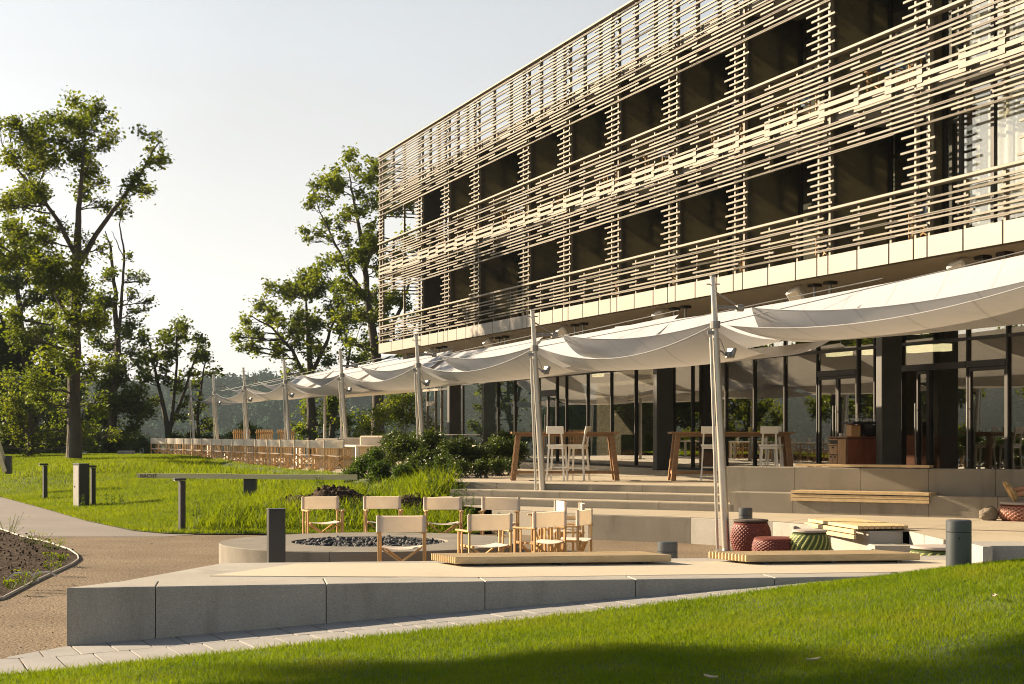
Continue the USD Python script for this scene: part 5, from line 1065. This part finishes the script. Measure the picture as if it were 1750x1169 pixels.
tree('tall tree rising beside the left corner of the building', 86, [[(648, 790, .36), (645, 720, .33), (648, 650, .29), (640, 580, .23), (628, 510, .18), (622, 440, .13), (612, 380, .09), (600, 320, .05), (596, 285, .02)], [(630, 520, .13), (600, 470, .09), (575, 420, .06), (548, 365, .03)], [(624, 460, .10), (650, 390, .08), (668, 330, .05), (672, 290, .02)], [(640, 600, .12), (680, 540, .1), (700, 480, .06)]],
     [(640, 285, 22), (612, 282, 22), (585, 298, 24), (558, 308, 18), (540, 318, 14), (655, 315, 26), (620, 320, 26), (585, 330, 24), (550, 345, 18), (530, 345, 12), (640, 355, 28), (600, 365, 26), (565, 378, 20), (538, 395, 16), (528, 408, 10), (620, 400, 28), (650, 415, 28), (585, 410, 20, .7), (605, 445, 26), (640, 460, 28), (575, 455, 20, .7), (615, 495, 28), (650, 510, 28), (585, 500, 20), (630, 545, 28), (600, 540, 24), (655, 560, 24), (690, 420, 34), (700, 520, 34), (690, 590, 28), (610, 585, 18, .7), (700, 360, 24), (635, 600, 12, .5)], .20, ('leaf_light', 'leaf_mid'), 36, depth=1.3, dens=.95)
tree('young bushy sunlit tree at the left edge in front of the broad dark tree', 69, [[(48, 800, .12), (52, 740, .10), (50, 690, .06), (46, 640, .02)], [(52, 750, .06), (75, 700, .04), (88, 660, .015)], [(50, 745, .06), (25, 700, .04), (10, 660, .015)]],
     [(48, 640, 22), (85, 655, 20), (12, 655, 24), (60, 680, 28), (25, 690, 28), (92, 700, 22), (-5, 700, 28), (45, 720, 30), (75, 735, 26), (15, 740, 28), (-15, 745, 26), (100, 745, 16), (50, 760, 24), (160, 735, 22, .8), (178, 755, 20, .8)], .15, ('leaf_light', 'leaf_mid'), 39, depth=1.0, dens=1.0)
# growth below and beside the far sails, and the off-picture trees that the glass reflects
def bl(px, py, Y, r, n=1.0): c = at(px, py, Y); k = r / FPX * Y; return (c[0], c[1], c[2], k * 1.15, k, k)
shrub('shrub', 'bright bushy growth under the white boom left of the glass wing', [bl(655, 715, 78, 30), (*at(690, 720, 76), .9, .9, .9), bl(700, 690, 76, 28), bl(630, 740, 77, 24), bl(670, 690, 79, 20)], 3600, .15, 'leaf_light', 41)
shrub('shrub', 'dark green bush left of the director chair row', [bl(245, 762, 76, 24), bl(225, 772, 75, 16), bl(262, 775, 75, 16)], 3000, .10, 'shrub_leaf', 42)
shrub('shrub', 'low bush behind the left part of the chair row', [bl(420, 735, 80, 14), bl(440, 742, 80, 14), bl(400, 748, 80, 12)], 1800, .12, 'leaf_mid', 43)
shrub('shrub', 'low hedge behind the far end of the chair row', [bl(300, 752, 82, 14), bl(330, 750, 82, 14), bl(355, 752, 82, 13), bl(375, 755, 82, 10)], 2400, .13, 'leaf_dark', 44)
shrub('undergrowth', 'dark undergrowth below the trees at the left', [bl(20, 770, 82, 40), bl(75, 772, 80, 36), bl(150, 762, 79, 34), bl(190, 765, 79, 32), bl(-30, 750, 84, 60), bl(110, 740, 85, 46), bl(170, 730, 85, 40), bl(215, 755, 80, 24)], 16000, .17, 'leaf_mid', 45)
shrub('planting', 'broad dark green planting on the terrace between the masts', [bl(690, 775, 42.5, 32), bl(735, 768, 43.5, 32), bl(775, 780, 42, 30), bl(815, 785, 42, 26), bl(850, 775, 43, 28), bl(880, 778, 43, 24), bl(650, 790, 43.5, 26), bl(720, 795, 41, 26), bl(760, 800, 40, 22), bl(675, 760, 46, 24), bl(715, 752, 46.5, 18), bl(860, 755, 46, 18), bl(800, 762, 46.5, 14), bl(790, 803, 39.2, 16), bl(825, 803, 39.6, 16), bl(850, 800, 39.8, 15), bl(735, 808, 39.2, 16), bl(700, 806, 39.6, 18), bl(868, 798, 40.5, 16)], 30000, .085, 'shrub_leaf', 46, stems=10)
shrub('planting', 'yellow-green leafy planting at the foot of the fourth mast', [bl(622, 800, 41, 20), bl(650, 808, 39.5, 20), bl(690, 812, 38.5, 18), bl(600, 812, 40.5, 13), bl(640, 785, 42, 16)], 6000, .075, 'weed_leaf', 47)
def weed(label, px, Y, H, n, seed):
    r = np.random.default_rng(seed); x = (px - 875) / FPX * Y; z0 = onlawn(x, Y)[2]; t = thing('weed', label, 'weed', (x, Y, z0), 0, 'tall weeds'); m = MB(); C = []; S = []
    for k in range(n):
        bx, by = r.normal(0, .09, 2); h = H * r.uniform(.6, 1.05); lx, ly = r.normal(0, .07, 2)
        m.tube([(bx, by, -.03), (bx + lx * .5, by + ly * .5, h * .5), (bx + lx, by + ly, h)], [.008, .006, .003], 5, False)
        q = int(30 * h / .6); s = r.random(q) ** .8; a = r.uniform(0, 6.28, q); rad = (.10 - .07 * s) * r.uniform(.4, 1, q); C.append(np.stack([bx + lx * s + rad * np.cos(a), by + ly * s + rad * np.sin(a), h * s], -1)); S.append(.10 - .055 * s)
    mm = MB(); mm.add(*leaf_cloud(np.vstack(C), np.concatenate(S), r, aspect=.4)); m.put('stems', 'weed_leaf', t); mm.put('leaves', 'weed_leaf', t); t.GetPrim().ClearCustomDataByKey('group')
for k, (px, Y, H, n, l) in enumerate(((757, 36.2, .95, 2, 'tall pale-tipped weed left of the steps, against the dark planting'), (775, 36.0, .9, 3, 'bushy tall weed at the corner of the steps'), (796, 35.2, .9, 2, 'slender tall weed at the left end of the top step'), (812, 34.0, .7, 3, 'weed beside the lowest step'), (790, 33.6, .8, 6, 'leafy weed clump left of the steps behind the chairs'), (770, 34.4, .8, 7, 'dense leafy weed clump between the soil heap and the steps'), (735, 35.6, .5, 6, 'leafy weed clump behind the soil heap'), (612, 33.4, .55, 8, 'leafy weed clump in front of the soil heap'), (590, 32.6, .5, 7, 'leafy weed clump left behind the leftmost back chair'), (720, 32.8, .5, 6, 'leafy weed clump behind the middle director chairs'), (800, 32.4, .55, 6, 'leafy weed clump behind the half hidden director chair'), (340, 33.5, .45, 3, 'weed right of the nearest path lamp'), (385, 34.0, .35, 3, 'low weed in the middle of the grass bank'), (146, 41.6, .4, 4, 'weed at the foot of the utility pillar'), (195, 41.2, .35, 5, 'low weed right of the path lamp by the utility pillar'), (545, 38.5, .45, 5, 'weed under the lettered beam'), (470, 39.2, .3, 5, 'low weed behind the dark beam support'))): weed(l, px, Y, H, n, 60 + k)
def bedweed(label, p, s, seed):
    r = np.random.default_rng(seed); t = thing('weed', label, 'weed', p); n = 34; a = r.uniform(0, 6.28, n); rad = s * np.sqrt(r.random(n)); C = np.stack([rad * np.cos(a), rad * np.sin(a), r.uniform(.03, s * .8, n)], -1); mm = MB(); mm.add(*leaf_cloud(C, np.full(n, .05), r, aspect=.4)); mm.put('leaves', 'wild_grass', t)
    m = MB(); [m.tube([(c[0] * .4, c[1] * .4, -.02), tuple(c)], .004, 4, False) for c in C[:14]]; m.put('stems', 'wild_grass', t)
for k, (px, py, s, l) in enumerate(((62, 928, .28, 'grassy tuft at the upper rim of the soil bed'), (15, 908, .45, 'patch of grass at the left end of the soil bed rim'), (38, 998, .22, 'grass tuft low in the soil bed'), (88, 972, .14, 'small weed in the middle of the soil bed'), (88, 955, .12, 'tiny weed near the tip of the soil bed'), (108, 957, .1, 'tiny weed at the tip of the soil bed'), (18, 1003, .1, 'tiny weed at the left edge of the soil bed'), (92, 937, .2, 'sparse tuft on the upper soil bed edging'))):
    bedweed(l, on(px, py, .10), s, 90 + k)
for k, (px, py, L) in enumerate(((38, 988, .40), (75, 980, .32))):
    p = on(px, py, .14); t = thing('dry_branch', ['bent dry stem on the soil bed, left one', 'short dry stick on the soil bed, right one'][k], 'stick', p); m = MB(); m.tube([(-L / 2, 0, -.03), (-L / 4, .02, .06 if k == 0 else .01), (L / 4, 0, .07 if k == 0 else .02), (L / 2, .03, -.04)], .014, 6); m.put('stem', 'edging', t)

def off_tree(label, x, y, H, R, seed, mats, hb=.35):
    r = np.random.default_rng(seed); u = lambda X, Z: ((X - 0) , Z)
    f = FPX / y; px = lambda X: 875 + X * f; py = lambda z: HZ - (z - EYE) * f
    cl_ = []
    for _ in range(int(16 + 3 * R)):
        a, b = r.uniform(-1, 1), r.uniform(0, 1); k = math.sqrt(max(.05, 1 - (2 * b - 1) ** 2)); cl_.append((px(x + a * R * k), py(H * (hb + (1 - hb) * b)), f * R * r.uniform(.26, .38)))
    tree(label, y, [[(px(x), py(-1), .3), (px(x + .1), py(H * .4), .22), (px(x - .1), py(H * .75), .1), (px(x), py(H * .95), .03)]], cl_, .26, mats, seed, depth=R * .55, dens=.9)
off = [(-26, 23.0, 16.8, 2.7, .67), (-33, 24.6, 20.0, 3.2, .64), (-30, 84, 9, 4, .15), (-44, 78, 8.5, 4, .15), (-52, 70, 8.5, 4.2, .15), (-38, 96, 9, 4.5, .15), (-60, 92, 9.5, 4.5, .15), (-66, 76, 9, 4.2, .15)]
for k, (x, y, H, R, hb) in enumerate(off): off_tree(['tree on the lawn outside the picture to the left, nearest to the camera', 'second tree on the lawn outside the picture to the left', 'tree outside the picture to the left, behind the broad dark tree', 'tree outside the picture to the left, beside the path', 'tall tree far beyond the left edge', 'tree at the back beyond the left edge', 'outermost tree beyond the left edge', 'low round tree beyond the left edge'][k], x, y, H, R, 70 + k, ('leaf_mid', 'leaf_dark'), hb)

# ------------------------------------------------------------ forest on the far slopes
def forest(name, n, r0, r1, az0, az1, size, kind, mat, seed, ridge=False):
    r = np.random.default_rng(seed); R = np.sqrt(r.uniform(r0 ** 2, r1 ** 2, n)); a = np.radians(r.uniform(az0, az1, n)); x, y = R * np.sin(a), R * np.cos(a); z = z_far(x, y)
    pi = UsdGeom.PointInstancer.Define(stage, path_for(name, None)); protos = []
    for k in range(3):
        m = MB()
        if kind == 'cone':
            for j in range(5):
                an = np.linspace(0, 2 * np.pi, 10)[:-1]; h0, h1 = j * .18, j * .18 + .30; rad = .20 * (1 - j * .19) * (1 + .35 * (r.random(9) - .5)); m.add(np.vstack([np.stack([rad * np.cos(an), rad * np.sin(an), np.full(9, h0) - .03 * r.random(9)], -1), [[0, 0, h1]]]), [[i, (i + 1) % 9, 9] for i in range(9)])
        else:
            ic = trimesh.creation.icosphere(3); v = ic.vertices.copy(); v *= (1 + .95 * (meshkit.fbm(v * 2.6 + 7 * k, 3, k) - .5))[:, None]; v[:, 2] = v[:, 2] * .62 + .42; v = v * (.46, .46, .92); m.add(v, ic.faces)
            c = v[r.integers(0, len(v), 1500)] * r.uniform(.95, 1.13, (1500, 1)); m.add(*leaf_cloud(c, r.uniform(.05, .12, 1500), r, aspect=.8))
        protos.append(m.put('tree_form', mat, pi.GetPrim(), smooth=False).GetPath())
    pi.CreatePrototypesRel().SetTargets(protos); pi.CreateProtoIndicesAttr(Vt.IntArray.FromNumpy(r.integers(0, 3, n).astype(np.int32)))
    pi.CreatePositionsAttr(Vt.Vec3fArray.FromNumpy(np.stack([x, y, z - .5], -1).astype(np.float32)))
    s = size * r.uniform(.7, 1.3, n); pi.CreateScalesAttr(Vt.Vec3fArray.FromNumpy(np.stack([s, s, s * r.uniform(.85, 1.2, n)], -1).astype(np.float32)))
    h = r.uniform(0, np.pi, n); pi.CreateOrientationsAttr(Vt.QuathArray([Gf.Quath(float(math.cos(q)), 0, 0, float(math.sin(q))) for q in h])); tag(pi, kind='stuff')
forest('valley_forest', 2600, 210, 520, -22, 3, 13, 'round', 'far_leaf', 1)
forest('slope_forest', 5200, 480, 1130, -20, 2, 14, 'round', 'far_leaf', 2)
forest('ridge_conifers', 1300, 930, 1130, -20, 2, 17, 'cone', 'conifer', 3)
forest('side_forest', 3600, 200, 1130, -85, -20, 18, 'round', 'far_leaf', 4)
# ------------------------------------------------------------ haze
M['haze'] = usdkit.material(stage, LK + 'haze', {'v': ('principled_volume', {'color': (.74, .88, 1.0), 'density': 0.00009, 'anisotropy': .45})}, [], volume='v.volume')
m = MB(); m.box((0, 0, 20), (2660, 2660, 190)); tag(m.put('haze', 'haze'), kind='stuff')
